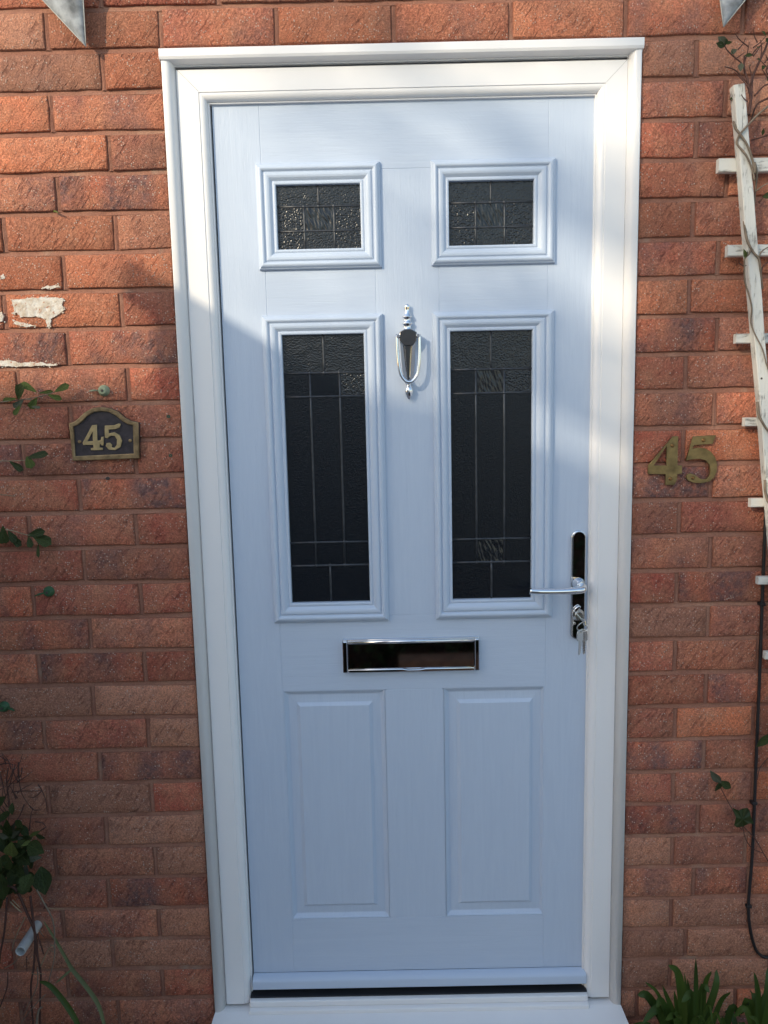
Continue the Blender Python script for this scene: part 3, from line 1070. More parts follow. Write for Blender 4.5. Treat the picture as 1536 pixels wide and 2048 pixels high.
# knocker
KX = 0.0036
kn = lathe('knocker', KX, 0.022, [(0.0005, 1.5835), (0.0030, 1.5828), (0.0048, 1.5800), (0.0052, 1.5765), (0.0042, 1.5730), (0.0044, 1.5690), (0.0062, 1.5640), (0.0084, 1.5600), (0.0100, 1.5585),
     (0.0100, 1.5570), (0.0074, 1.5550), (0.0066, 1.5520), (0.0072, 1.5480), (0.0104, 1.5455), (0.0108, 1.5435), (0.0080, 1.5410), (0.0072, 1.5380), (0.0080, 1.5340), (0.0110, 1.5300), (0.0130, 1.5270)], M['chrome'], door, 24, 0.62)
part_label(kn, 'polished chrome urn shaped door knocker')
hexp = [(KX - 0.0165, 1.5265), (KX - 0.006, 1.5320), (KX + 0.006, 1.5320), (KX + 0.0185, 1.5255), (KX + 0.0175, 1.5080), (KX + 0.009, 1.4980), (KX - 0.007, 1.4985), (KX - 0.0165, 1.5090)]
plate('shield', [hexp], 0.0085, 0.020, M['chrome_dark_refl'], kn, 0.0016)
# tapered centre blade
bl = [(KX - 0.0105, 0.030, 1.502), (KX + 0.0110, 0.030, 1.502), (KX + 0.0042, 0.030, 1.4255), (KX - 0.0030, 0.030, 1.4255),
      (KX - 0.0050, 0.0115, 1.502), (KX + 0.0055, 0.0115, 1.502), (KX + 0.0020, 0.0185, 1.4280), (KX - 0.0010, 0.0185, 1.4280)]
obj('blade', bl, [(4, 5, 6, 7), (0, 4, 7, 3), (5, 1, 2, 6), (7, 6, 2, 3), (0, 1, 5, 4)], M['chrome_dark_refl'], kn)
pl_ = [(KX - 0.0168, 0.030, 1.515), (KX + 0.0175, 0.030, 1.515), (KX + 0.0135, 0.030, 1.45), (KX + 0.0075, 0.030, 1.422), (KX - 0.0060, 0.030, 1.422), (KX - 0.0125, 0.030, 1.45)]
pf_ = [(p[0] * 0.97 + KX * 0.03, 0.0265, p[2]) for p in pl_]
n_ = len(pl_)
obj('back_plate', pl_ + pf_, [tuple(range(n_, 2 * n_))] + [(i, (i + 1) % n_, n_ + (i + 1) % n_, n_ + i) for i in range(n_)], M['chrome'], kn)
ring_pts = [(KX - 0.0225, 0.010, 1.5215), (KX - 0.0215, 0.009, 1.4900), (KX - 0.0195, 0.008, 1.4620), (KX - 0.0150, 0.0075, 1.4400), (KX - 0.0060, 0.007, 1.4275),
            (KX + 0.0010, 0.007, 1.4250), (KX + 0.0085, 0.007, 1.4275), (KX + 0.0178, 0.0075, 1.4400), (KX + 0.0222, 0.008, 1.4620), (KX + 0.0238, 0.009, 1.4900), (KX + 0.0242, 0.010, 1.5205)]
tube('striker_ring', ring_pts, [0.0028, 0.0032, 0.0037, 0.0042, 0.0037, 0.0032, 0.0028], M['chrome'], kn, 10, 6)
for xx in (KX - 0.0195, KX + 0.0210):
    lathe('pivot', xx, 1.5180, [(0.0042, 0.020), (0.0042, 0.0075), (0.0030, 0.0055)], M['chrome'], kn, 12, axis='Y')
lathe('tip', KX + 0.001, 0.020, [(0.0040, 1.4235), (0.0036, 1.4200), (0.0055, 1.4165), (0.0082, 1.4105), (0.0086, 1.4065), (0.0072, 1.4000), (0.0042, 1.3935), (0.0004, 1.3885)], M['chrome'], kn, 20, 0.75)
lathe('strike_boss', KX + 0.001, 1.424, [(0.0062, 0.030), (0.0062, 0.020), (0.004, 0.018)], M['chrome'], kn, 14, axis='Y')

# handle set
def stadium(cx, hw, z0, z1, n=12):
    out = []
    for k in range(n + 1):
        a = math.pi * k / n
        out.append((cx + hw * math.cos(a), z1 - hw + hw * math.sin(a)))
    for k in range(n + 1):
        a = math.pi + math.pi * k / n
        out.append((cx + hw * math.cos(a), z0 + hw + hw * math.sin(a)))
    return out
HX = 0.3612
hp = plate('handle_plate', [stadium(HX, 0.0158, 0.8660, 1.1070)], 0.0225, 0.008, M['chrome'], door, 0.0026)
part_label(hp, 'long polished chrome handle backplate')
plate('plate_face', [stadium(HX + 0.0008, 0.0132, 0.8695, 1.1040)], 0.0212, 0.0014, M['chrome_dk'], hp, 0.0004)
lathe('rose', HX + 0.0005, 0.9905, [(0.0135, 0.0215), (0.0135, 0.018), (0.0115, 0.0150), (0.0095, 0.006), (0.0090, -0.004)], M['chrome'], hp, 20, axis='Y')
tube('lever', [(HX + 0.0005, 0.004, 0.9905), (HX + 0.001, -0.010, 0.9895), (HX - 0.0045, -0.0205, 0.9880), (HX - 0.022, -0.0235, 0.9868), (HX - 0.055, -0.0240, 0.9862), (HX - 0.090, -0.0235, 0.9868), (HX - 0.1125, -0.0225, 0.9880)],
     [0.0098, 0.0096, 0.0088, 0.0080, 0.0078, 0.0078, 0.0076], M['chrome'], hp, 20, 6, 0.9)
lathe('lock_cylinder', HX + 0.0005, 0.9220, [(0.0135, 0.0215), (0.0130, 0.0175), (0.0095, 0.0160), (0.0090, 0.0130), (0.0085, 0.0125)], M['steel'], hp, 20, axis='Y')
cvr = [(HX - 0.013 + 0.004 * 0, 0.9200), (HX - 0.0125, 0.9310), (HX - 0.006, 0.9400), (HX + 0.001, 0.9435), (HX + 0.0045, 0.9410), (HX - 0.001, 0.9350), (HX - 0.007, 0.9275), (HX - 0.009, 0.9190)]
plate('lock_cover', [smooth_loop(cvr, 3)], 0.0135, 0.006, M['chrome'], hp, 0.0012)
lathe('screw', HX - 0.0075, 0.9035, [(0.0030, 0.0215), (0.0030, 0.0195), (0.002, 0.019)], M['steel'], hp, 12, axis='Y')

# keys in the lock
keys = thing('key_bunch', 'bunch of small silver keys hanging from the front door lock', 'keys', (HX, 0.0, 0.90))
kb = [(0.0120, 0.9215), (-0.020, 0.9215), (-0.026, 0.9270), (-0.034, 0.9290), (-0.0400, 0.9250), (-0.0410, 0.9180), (-0.0360, 0.9130), (-0.0280, 0.9135), (-0.0210, 0.9180), (0.0120, 0.9180)]
V_ = [(HX - 0.0010, y, z) for y, z in kb] + [(HX + 0.0012, y, z) for y, z in kb]
n_ = len(kb)
obj('key', V_, [tuple(range(n_)), tuple(range(2 * n_ - 1, n_ - 1, -1))] + [(i, (i + 1) % n_, n_ + (i + 1) % n_, n_ + i) for i in range(n_)], M['steel'], keys)
ringp = [(HX - 0.005 + 0.0105 * math.cos(a), -0.034 + 0.004 * math.sin(a * 2), 0.9110 + 0.0100 * math.sin(a)) for a in [2 * math.pi * i / 18 for i in range(19)]]
tube('split_ring', ringp, [0.0011], M['steel'], keys, 8, 1)
def hang_key(x, y, z, tilt, lean):
    bow = [(-0.0085, 0.000), (-0.0095, -0.008), (-0.0085, -0.020), (-0.0040, -0.0225), (-0.0034, -0.026), (-0.0034, -0.050), (-0.002, -0.0525), (0.0005, -0.050),
           (0.0022, -0.047), (0.0012, -0.045), (0.0026, -0.0425), (0.0014, -0.040), (0.0030, -0.0375), (0.0018, -0.035), (0.0034, -0.032), (0.0034, -0.0225), (0.0080, -0.020), (0.0090, -0.008), (0.0080, 0.000), (0.004, 0.003), (-0.004, 0.003)]
    hole = [(0.003 * math.cos(a), -0.002 + 0.0022 * math.sin(a)) for a in [2 * math.pi * i / 10 for i in range(10)]]
    o = plate('key', [bow, hole], -0.0011, 0.0022, M['steel'], keys, 0.0003)
    o.data.transform(Matrix.Translation((x, y, z)) @ Matrix.Rotation(lean, 4, 'Y') @ Matrix.Rotation(tilt, 4, 'Z'))
hang_key(HX - 0.0085, -0.036, 0.9035, math.radians(25), math.radians(2))
hang_key(HX - 0.0015, -0.031, 0.9030, math.radians(-42), math.radians(-3))

# ------------------------------------------------------------------ house numbers
pq = mapper(0, 500, 0.29297)
PY = -0.004
def xz(fn, pts, y=0.0):
    return [((p := fn(q, y)).x, p.z) for q in pts]
out_pq = [(510, 1438), (735, 1430), (963, 1421), (958, 1300), (955, 1176), (905, 1166), (862, 1142), (815, 1102), (765, 1080), (700, 1071), (640, 1080), (592, 1106), (548, 1148), (520, 1170), (483, 1184), (495, 1300)]
in_pq = [(527, 1405), (735, 1396), (924, 1388), (920, 1300), (917, 1196), (885, 1192), (842, 1166), (800, 1130), (755, 1108), (702, 1101), (650, 1109), (610, 1132), (568, 1176), (540, 1196), (513, 1205), (520, 1300)]
plq = thing('number_plaque', 'arched dark plaque with brass rim and raised 45 left of the door', 'plaque', tuple(pq((720, 1430))), )
plate('plaque_plate', [xz(pq, out_pq)], -0.0065, 0.008, M['plaque_field'], plq, 0.0006)
plate('rim', [xz(pq, out_pq), xz(pq, in_pq)], -0.0105, 0.006, M['brass_dull'], plq, 0.0018)
d4 = [(640, 1195), (672, 1192), (676, 1300), (698, 1298), (704, 1276), (718, 1272), (718, 1332), (706, 1334), (692, 1318), (690, 1346), (712, 1350), (712, 1364), (632, 1366), (632, 1352), (650, 1348), (648, 1329), (580, 1331), (576, 1315)]
d4h = [(643, 1240), (646, 1303), (606, 1306)]
plate('digit_four', [xz(pq, d4), xz(pq, d4h)], -0.0095, 0.004, M['brass_digit'], plq, 0.0008)
d5 = [(726, 1199), (788, 1196), (820, 1184), (834, 1186), (826, 1212), (800, 1223), (754, 1226), (752, 1252), (790, 1243), (826, 1262), (843, 1300), (833, 1344), (796, 1366), (754, 1362), (732, 1336), (739, 1317), (760, 1314), (776, 1329), (771, 1344), (790, 1350), (808, 1330), (809, 1292), (792, 1268), (766, 1268), (746, 1286), (726, 1280)]
plate('digit_five', [xz(pq, d5)], -0.0095, 0.004, M['brass_digit'], plq, 0.0008)
for q in ((553, 1308), (897, 1300)):
    p = pq(q)
    lathe('screw', p.x, p.z, [(0.0036, -0.0060), (0.0036, -0.0078), (0.0022, -0.0086)], M['brass_dull'], plq, 12, axis='Y')

nq = mapper(1136, 500, 0.29304)
b4 = [(690, 1285), (712, 1270), (744, 1271), (738, 1468), (770, 1469), (768, 1527), (738, 1527), (718, 1602), (655, 1602), (657, 1529), (537, 1527), (540, 1468)]
b4 = [(708, 1270), (744, 1271), (738, 1468), (770, 1469), (768, 1527), (738, 1527), (733, 1570), (717, 1602), (655, 1602), (657, 1529), (537, 1527), (540, 1468)]
b4h = [(664, 1338), (664, 1469), (577, 1469)]
four = thing('house_number_four', 'loose brass numeral 4 screwed to bricks right of the door', 'numeral', tuple(nq((690, 1600))), 'brass numerals on the right')
plate('numeral', [xz(nq, b4), xz(nq, b4h)], -0.0075, 0.0045, M['brass'], four, 0.0006)
for q in ((703, 1333), (690, 1559)):
    p = nq(q); lathe('screw', p.x, p.z, [(0.0040, -0.0070), (0.0038, -0.0086), (0.0022, -0.0096)], M['screw'], four, 12, axis='Y')
five = thing('house_number_five', 'brass numeral 5 with curled foot beside the brass numeral 4', 'numeral', tuple(nq((860, 1590))), 'brass numerals on the right')
five_top = [(845, 1271), (1000, 1263), (978, 1323), (852, 1331)]
five_arc = [(838, 1356), (880, 1347), (925, 1352), (965, 1375), (995, 1415), (1009, 1465), (1006, 1510), (988, 1552), (955, 1578), (905, 1590), (850, 1588), (812, 1572), (797, 1550), (803, 1530), (825, 1522), (852, 1530), (880, 1552), (908, 1563), (935, 1560), (955, 1540), (962, 1505), (955, 1465), (930, 1435), (885, 1424), (840, 1428), (795, 1437)]
plate('numeral', [xz(nq, five_top + smooth_loop(five_arc, 1))], -0.0075, 0.0045, M['brass'], five, 0.0006)
for q in ((914, 1297), (843, 1553)):
    p = nq(q); lathe('screw', p.x, p.z, [(0.0040, -0.0070), (0.0038, -0.0086), (0.0022, -0.0096)], M['screw'], five, 12, axis='Y')

# ------------------------------------------------------------------ small fixings on the wall
def clip(px, py, mat, label, ang):
    p = W(px, py, -0.008)
    t = thing('plant_clip', label, 'plant clip', (p.x, 0, p.z), 'plastic plant clips on the wall')
    lathe('button', p.x, p.z, [(0.0115, -0.001), (0.0115, -0.0045), (0.0095, -0.0055), (0.0085, -0.0120), (0.0065, -0.0135)], mat, t, 20, axis='Y')
    lathe('nail_head', p.x, p.z, [(0.0026, -0.0130), (0.0026, -0.0150), (0.0015, -0.0155)], M['iron'], t, 10, axis='Y')
    a = Vector((math.cos(ang), 0, math.sin(ang)))
    q = Vector((p.x, -0.006, p.z))
    tube('strap', [q + a * 0.008, q + a * 0.018 + Vector((0, -0.004, 0.001)), q + a * 0.027 + Vector((0, -0.007, 0))], [0.0028, 0.0048, 0.0022], mat, t, 6, 4, 0.5)
clip(206, 781, M['clip_pale'], 'pale green round plant clip just above the number plaque', math.radians(182))
clip(96, 1184, M['clip_green'], 'green plant clip low on the shaded left brickwork', math.radians(195))
clip(6, 1415, M['clip_green'], 'green plant clip at the left picture edge above the shrub', math.radians(-12))
def plug(px, py, mat, name, label, cat, r=0.0034, grp=None):
    p = W(px, py, 0)
    o = lathe(name, p.x, p.z, [(r, 0.004), (r, -0.0010), (r * 0.8, -0.0016), (r * 0.5, -0.0012), (r * 0.4, 0.003)], mat, None, 12, axis='Y')
    tag(o, label, cat, grp)
plug(337, 833, M['plug'], 'wall_plug', 'upper teal wall plug in the brick right of the plaque', 'wall plug', grp='teal wall plugs')
plug(341, 911, M['plug'], 'wall_plug', 'lower teal wall plug in the brick right of the plaque', 'wall plug', grp='teal wall plugs')
plug(215, 957, M['iron'], 'wall_screw', 'small rusty screw in the joint below the arched plaque', 'screw', 0.0036)
p = W(113, 426, 0)
o = tube('broken_twig', [(p.x - 0.004, 0.0, p.z + 0.003), (p.x + 0.004, -0.010, p.z), (p.x + 0.010, -0.016, p.z - 0.004)], [0.0022, 0.0016, 0.001], M['leaf_olive'], None, 6, 3)
tag(o, 'tiny green twig stub in the upper left brickwork joint', 'twig')

# ------------------------------------------------------------------ bunting
def pennant(label, pa, pb, pt_, y, sway):
    """pa, pb: top corners, pt_: tip"""
    t = thing('bunting_flag', label, 'flag', tuple(pt_), 'grey bunting flags')
    A, B, T = Vector(pa), Vector(pb), Vector(pt_)
    V_, F_ = [], []
    n = 10
    for i in range(n + 1):
        f = i / n
        L_ = A.lerp(T, f); R_ = B.lerp(T, f)
        for j in range(5):
            q = L_.lerp(R_, j / 4)
            q.y += sway * math.sin(f * 3.0 + j * 0.9) * (1 - abs(j - 2) / 4) * (1 - f * 0.3) - 0.010 * math.sin(j / 4 * math.pi) * (1 - f)
            V_.append(q)
    m = len(V_)
    V_ += [v + Vector((0, 0.0016, 0)) for v in V_]
    for i in range(n):
        for j in range(4):
            a = i * 5 + j
            F_.append((a, a + 1, a + 6, a + 5)); F_.append((m + a, m + a + 5, m + a + 6, m + a + 1))
        F_.append((i * 5, i * 5 + 5, m + i * 5 + 5, m + i * 5)); F_.append((i * 5 + 4, m + i * 5 + 4, m + i * 5 + 9, i * 5 + 9))
    obj('cloth', V_, F_, M['flag'], t, True)
    tube('hem', [V_[i * 5] + Vector((0, -0.0006, 0)) for i in range(n + 1)], [0.0009], M['flag_hem'], t, 5, 1)
    tube('hem', [V_[i * 5 + 4] + Vector((0, -0.0006, 0)) for i in range(n + 1)], [0.0009], M['flag_hem'], t, 5, 1)
YF = -0.026
tipL = W(172, 93, YF)
aL = tipL + Vector((-0.172, 0.012, 0.190)); bL = tipL + Vector((0.006, -0.006, 0.205))
pennant('grey mottled bunting flag hanging at the top left corner', aL, bL, tipL, YF, 0.004)
tipR = W(1447, 54, YF)
aR = tipR + Vector((-0.030, 0.006, 0.195)); bR = tipR + Vector((0.165, -0.004, 0.195))
pennant('grey mottled bunting flag hanging at the top right corner', aR, bR, tipR, YF, 0.004)
st = tube('bunting_string', [(-1.6, -0.03, 2.36), aL + Vector((0, 0, .002)), bL + Vector((0, 0, .002)), (0, -0.03, 2.27), aR + Vector((0, 0, .002)), bR + Vector((0, 0, .002)), (1.7, -0.03, 2.36)], [0.0018], M['flag_hem'], None, 6, 6)
tag(st, 'pale string strung above the door carrying the bunting flags', 'string')

# ------------------------------------------------------------------ trellis
tre = thing('trellis', 'weathered white wooden fan trellis on the wall right of the door', 'trellis', (0.95, -0.03, 0.0))
def slat(name, A, B, wd, y0, y1, seed):
    A, B = Vector(A), Vector(B)
    d = (B - A).normalized()
    s = Vector((-d.z, 0, d.x))
    rnd_ = random.Random(seed)
    n = max(4, int((B - A).length / 0.05))
    V_, F_ = [], []
    for i in range(n + 1):
        c = A.lerp(B, i / n)
        w0 = wd / 2 * (1 + rnd_.uniform(-0.05, 0.05)); w1 = wd / 2 * (1 + rnd_.uniform(-0.05, 0.05))
        yj = rnd_.uniform(-0.0006, 0.0006)
        e = 0.0015
        for (q, yy) in ((-w0, y1), (-w0, y0 + e), (-w0 + e, y0), (w1 - e, y0), (w1, y0 + e), (w1, y1)):
            V_.append((c.x + s.x * q, yy + yj, c.z + s.z * q))
    for i in range(n):
        for k in range(6):
            k2 = (k + 1) % 6
            F_.append((i * 6 + k, i * 6 + k2, (i + 1) * 6 + k2, (i + 1) * 6 + k))
    F_.append(tuple(range(5, -1, -1))); F_.append(tuple(n * 6 + k for k in range(6)))
    return obj(name, V_, F_, M['peel_h' if name == 'batten' else 'peel'], tre)
PYF, PYB = -0.044, -0.026
pt0 = W(1476, 168, PYF); pt1 = W(1552, 1075, PYF)
dr = (pt1 - pt0) / (pt1.z - pt0.z)
foot = pt0 + dr * (0.0 - pt0.z)
t0_, f0_ = pt0.x + 0.003, foot.x
tops = [t0_, (t0_ + 0.945) / 2, 0.945, 1.89 - (t0_ + 0.945) / 2, 1.89 - t0_]
feet = [f0_, (f0_ + 0.945) / 2, 0.945, 1.89 - (f0_ + 0.945) / 2, 1.89 - f0_]
for i in range(5):
    slat('upright', (tops[i], 0, pt0.z - 0.002 * i), (feet[i], 0, -0.02), 0.0215, PYF, PYB, 50 + i)
ends = [((1438, 330), 0.0255), ((1456, 501), 0.0215), ((1473, 677), 0.019), ((1490, 844), 0.0175), ((1502, 1006), 0.0175), ((1517, 1162), 0.0165), ((1532, 1312), 0.0165), ((1546, 1458), 0.0165), ((1560, 1600), 0.0165)]
for i, (q, wd) in enumerate(ends):
    a = W(q[0], q[1], -0.026)
    slat('batten', (a.x, 0, a.z), (1.89 - a.x, 0, a.z - 0.004), wd, -0.0255, -0.0125, 80 + i)
tp = W(1523, 757, PYF)
lathe('nail', tp.x, tp.z, [(0.0022, PYF + 0.002), (0.0022, PYF - 0.0004), (0.0012, PYF - 0.0008)], M['iron'], tre, 8, axis='Y')

# ------------------------------------------------------------------ leaves
def leaf_mesh(name, kind):
    V_, F_ = [], []
    n = 7
    rows = []
    for i in range(n + 1):
        t = i / n
        if kind == 'ovate':
            wd = math.sin(math.pi * min(1, t * 0.96 + 0.02)) ** 0.75 * (0.55 + 0.45 * math.sin(math.pi * t ** 0.8))
            wd *= 0.5
        elif kind == 'obovate':
            wd = 0.5 * (t ** 0.75) * (max(0.0, 1 - t ** 5)) ** 0.5 * 1.25 + 0.012 * (1 - t)
        else:   # strap
            wd = 0.5 * min(1, 0.55 + t * 1.4) * (max(0.0, 1 - t ** 4)) ** 0.5
        wd = max(wd, 0.004)
        droop = -0.10 * t * t
        rows.append(len(V_))
        for s in (-1, -0.5, 0, 0.5, 1):
            V_.append((s * wd, t, droop + abs(s) * wd * 0.30 + 0.02 * math.sin(t * 9 + s * 2)))
    for i in range(n):
        for j in range(4):
            a = rows[i] + j
            F_.append((a, a + 1, a + 6, a + 5))
    me = bpy.data.meshes.new(name)
    me.from_pydata(V_, [], F_)
    me.polygons.foreach_set('use_smooth', [True] * len(me.polygons))
    return me
LM = {}
def put_leaf(parent, B, T, wd, matk, kind='ovate', roll=0.0, name='leaf'):
    key = (kind, matk)
    if key not in LM:
        me = leaf_mesh('leaf_' + kind, kind)
        me.materials.append(M[matk])
        LM[key] = me
    o = bpy.data.objects.new(name, LM[key])
    C.objects.link(o)
    attach(o, parent)
    B, T = Vector(B), Vector(T)
    ax = T - B
    L_ = ax.length
    ax.normalize()
    nrm = Vector((0, -1, 0.25))
    nrm = (nrm - ax * nrm.dot(ax))
    if nrm.length < 1e-3:
        nrm = Vector((0, 0, 1)) - ax * ax.z
    nrm.normalize()
    nrm = Quaternion(ax, roll) @ nrm
    sd = ax.cross(nrm).normalized()
    o.matrix_basis = Matrix(((sd.x * wd, ax.x * L_, nrm.x * wd, B.x), (sd.y * wd, ax.y * L_, nrm.y * wd, B.y), (sd.z * wd, ax.z * L_, nrm.z * wd, B.z), (0, 0, 0, 1)))
    return o

def sprig(name, label, fn, sc_, stems, leaves, y0, matk, stemmat, cat='climber', grp=None, srad=0.0013, kind='obovate', tilt=0.012):
    r0 = fn(stems[0][0], y0)
    t = thing(name, label, cat, tuple(r0), grp)
    rr = random.Random(len(label))
    tubes('stem', [([fn(q, y0 + rr.uniform(-0.004, 0.004)) for q in s], [srad, srad * 0.7]) for s in stems], stemmat, t)
    for lf in leaves:
        b, e, wd = lf[:3]
        mk = lf[3] if len(lf) > 3 else matk
        B = fn(b, y0 - 0.002)
        T = fn(e, y0 - rr.uniform(-0.2, 1.0) * tilt)
        put_leaf(t, B, T, wd * sc_ * 1.12e-3, mk, kind, rr.uniform(-0.5, 0.5))
    return t

fA = mapper(0, 740, 0.10745)
sprig('climber_sprig', 'green climber sprig on sunlit brick left of the plaque top', fA, 0.10745,
      [[(-250, 610), (0, 600), (300, 560), (480, 540), (760, 490), (1010, 415)], [(480, 540), (600, 560), (650, 600)]],
      [((340, 560), (380, 255), 170, 'leaf_dark'), ((685, 415), (365, 240), 150), ((310, 530), (40, 570), 100), ((440, 550), (250, 705), 125, 'leaf_grey'),
       ((410, 620), (250, 845), 95), ((690, 510), (560, 725), 150), ((575, 680), (750, 705), 70, 'leaf_grey'), ((715, 430), (990, 395), 75), ((1005, 410), (1285, 275), 135), ((880, 460), (1150, 540), 110),
       ((20, 600), (-200, 480), 120), ((0, 605), (-160, 720), 120)], -0.022, 'leaf', M['stem'], grp='climber sprigs on the left wall')
sprig('climber_sprig', 'three leaf climber sprig left of the plaque foot', fA, 0.10745,
      [[(-200, 1680), (0, 1690), (180, 1695), (490, 1680)]],
      [((490, 1640), (890, 1555), 165, 'leaf_dark'), ((500, 1600), (590, 1830), 175), ((175, 1700), (430, 1865), 145, 'leaf_dark'), ((-20, 1690), (-200, 1600), 120)], -0.02, 'leaf', M['straw'], grp='climber sprigs on the left wall')
fC = mapper(0, 1000, 0.29297)
sprig('climber_sprig', 'dark leaved climber sprig in shade below the plaque', fC, 0.29297,
      [[(-80, 200), (60, 205), (190, 240), (270, 235)]],
      [((20, 175), (35, 300), 75), ((55, 210), (110, 288), 55), ((70, 245), (145, 312), 60), ((185, 245), (305, 212), 62), ((215, 235), (350, 302), 82), ((195, 250), (212, 325), 48), ((262, 290), (262, 395), 32), ((-30, 200), (20, 300), 70), ((-20, 190), (-90, 260), 80)], -0.02, 'leaf_dark', M['straw'], grp='climber sprigs on the left wall')
# thin bare stalk
o = tube('dry_stalk', [W(-30, 989, -0.012), W(10, 990, -0.014), W(30, 993, -0.018)], [0.0011, 0.0008], M['straw'], None, 5, 3)
tag(o, 'short pale dry stalk sticking in at the left edge below the plaque', 'stalk')

# ------------------------------------------------------------------ bottom left shrub
fS = mapper(0, 1500, 0.14648)
fT = mapper(0, 1780, 0.15625)
root = W(40, 2100, -0.10)
shr = thing('evergreen_shrub', 'dark glossy leaved shrub with bare twigs in the lower left corner', 'shrub', (root.x, root.y, GZ + 0.03))
S = 0.14648
SL = [((125, 1225), (85, 955), 130), ((120, 1170), (200, 1000), 90, 'leaf_grey'), ((-20, 1140), (110, 1200), 105, 'leaf_grey'), ((140, 1205), (265, 1105), 85, 'leaf_grey'), ((150, 1190), (315, 1205), 75, 'leaf_grey'), ((-20, 1290), (130, 1215), 110, 'leaf_grey'),
      ((165, 1460), (150, 1270), 190, 'leaf_olive'), ((370, 1290), (590, 1400), 210), ((335, 1490), (570, 1465), 105, 'leaf_grey'), ((330, 1530), (140, 1585), 100), ((110, 1590), (340, 1810), 260), ((355, 1550), (345, 1810), 120, 'leaf_grey'),
      ((430, 1690), (300, 1930), 220), ((560, 1590), (610, 1980), 270), ((20, 1690), (50, 2060), 190), ((0, 1480), (5, 1660), 90), ((400, 1180), (550, 1105), 55, 'leaf_olive'), ((420, 1240), (290, 1310), 60, 'leaf_olive'),
      ((170, 720), (160, 890), 95), ((100, 830), (40, 960), 120), ((210, 960), (310, 1060), 90), ((-60, 760), (60, 640), 120), ((-40, 1000), (40, 880), 110), ((260, 1290), (450, 1180), 90, 'leaf_olive'), ((240, 1380), (400, 1560), 210), ((-120, 1300), (-10, 1450), 180), ((-100, 1700), (10, 1900), 200), ((60, 1900), (-60, 2200), 200), ((330, 1230), (250, 1330), 120), ((480, 1150), (620, 1210), 80, 'leaf_dark')]
rr = random.Random(5)
for lf in SL:
    b, e, wd = lf[:3]
    y0 = -0.05 + rr.uniform(-0.03, 0.02)
    put_leaf(shr, fS(b, y0), fS(e, y0 - rr.uniform(-0.01, 0.03)), wd * S * 1.08e-3, lf[3] if len(lf) > 3 else 'leaf_dark', 'ovate', rr.uniform(-0.45, 0.45))
for i in range(48):
    bx_ = rr.uniform(-150, 420); by_ = rr.uniform(950, 1950)
    if bx_ > 300 and by_ < 1250: continue
    a_ = rr.uniform(0, 2 * math.pi); l_ = rr.uniform(110, 230)
    y0 = -0.045 + rr.uniform(-0.02, 0.02)
    put_leaf(shr, fS((bx_, by_), y0), fS((bx_ + math.cos(a_) * l_, by_ + math.sin(a_) * l_ * 1.1), y0 - 0.01), rr.uniform(90, 170) * S * 1.05e-3, 'leaf_dark', 'ovate', rr.uniform(-0.7, 0.7))
extra_tw = []
for i in range(34):
    x0_ = rr.uniform(-120, 260); y0_ = rr.uniform(120, 1000)
    a_ = rr.uniform(-2.6, -0.5); l_ = rr.uniform(120, 330)
    m_ = (x0_ + math.cos(a_) * l_ * 0.5 + rr.uniform(-30, 30), y0_ + math.sin(a_) * l_ * 0.5)
    extra_tw.append(([fS((x0_, y0_), -0.04), fS(m_, -0.04 + rr.uniform(-0.015, 0.015)), fS((x0_ + math.cos(a_) * l_, y0_ + math.sin(a_) * l_), -0.03)], [0.0014, 0.0010, 0.0006]))
tubes('twig', extra_tw, M['stem_red'], shr, 5, 3)
TW = [([(0, 300), (40, 470), (80, 640)], fS), ([(110, 250), (90, 450), (130, 720), (110, 1000)], fS), ([(205, 200), (140, 450), (60, 700)], fS), ([(250, 170), (260, 400), (300, 600), (410, 770)], fS),
      ([(160, 575), (300, 560), (440, 562), (575, 550)], fS), ([(520, 470), (570, 550), (625, 690), (640, 850)], fS), ([(575, 550), (480, 640), (380, 640)], fS), ([(300, 240), (290, 330), (250, 380), (240, 250)], fS),
      ([(330, 740), (270, 900), (190, 1000)], fS), ([(410, 770), (470, 820), (560, 815)], fS), ([(400, 1100), (420, 900), (450, 790)], fS), ([(620, 1060), (540, 1110), (420, 1200), (300, 1290)], fS), ([(480, 980), (590, 1000), (630, 1060)], fS), ([(0, 200), (90, 180), (180, 200)], fS)]
tubes('twig', [([fn(q, -0.035) for q in s], [0.0016, 0.0011, 0.0007]) for s, fn in TW], M['stem_red'], shr, 5, 3)
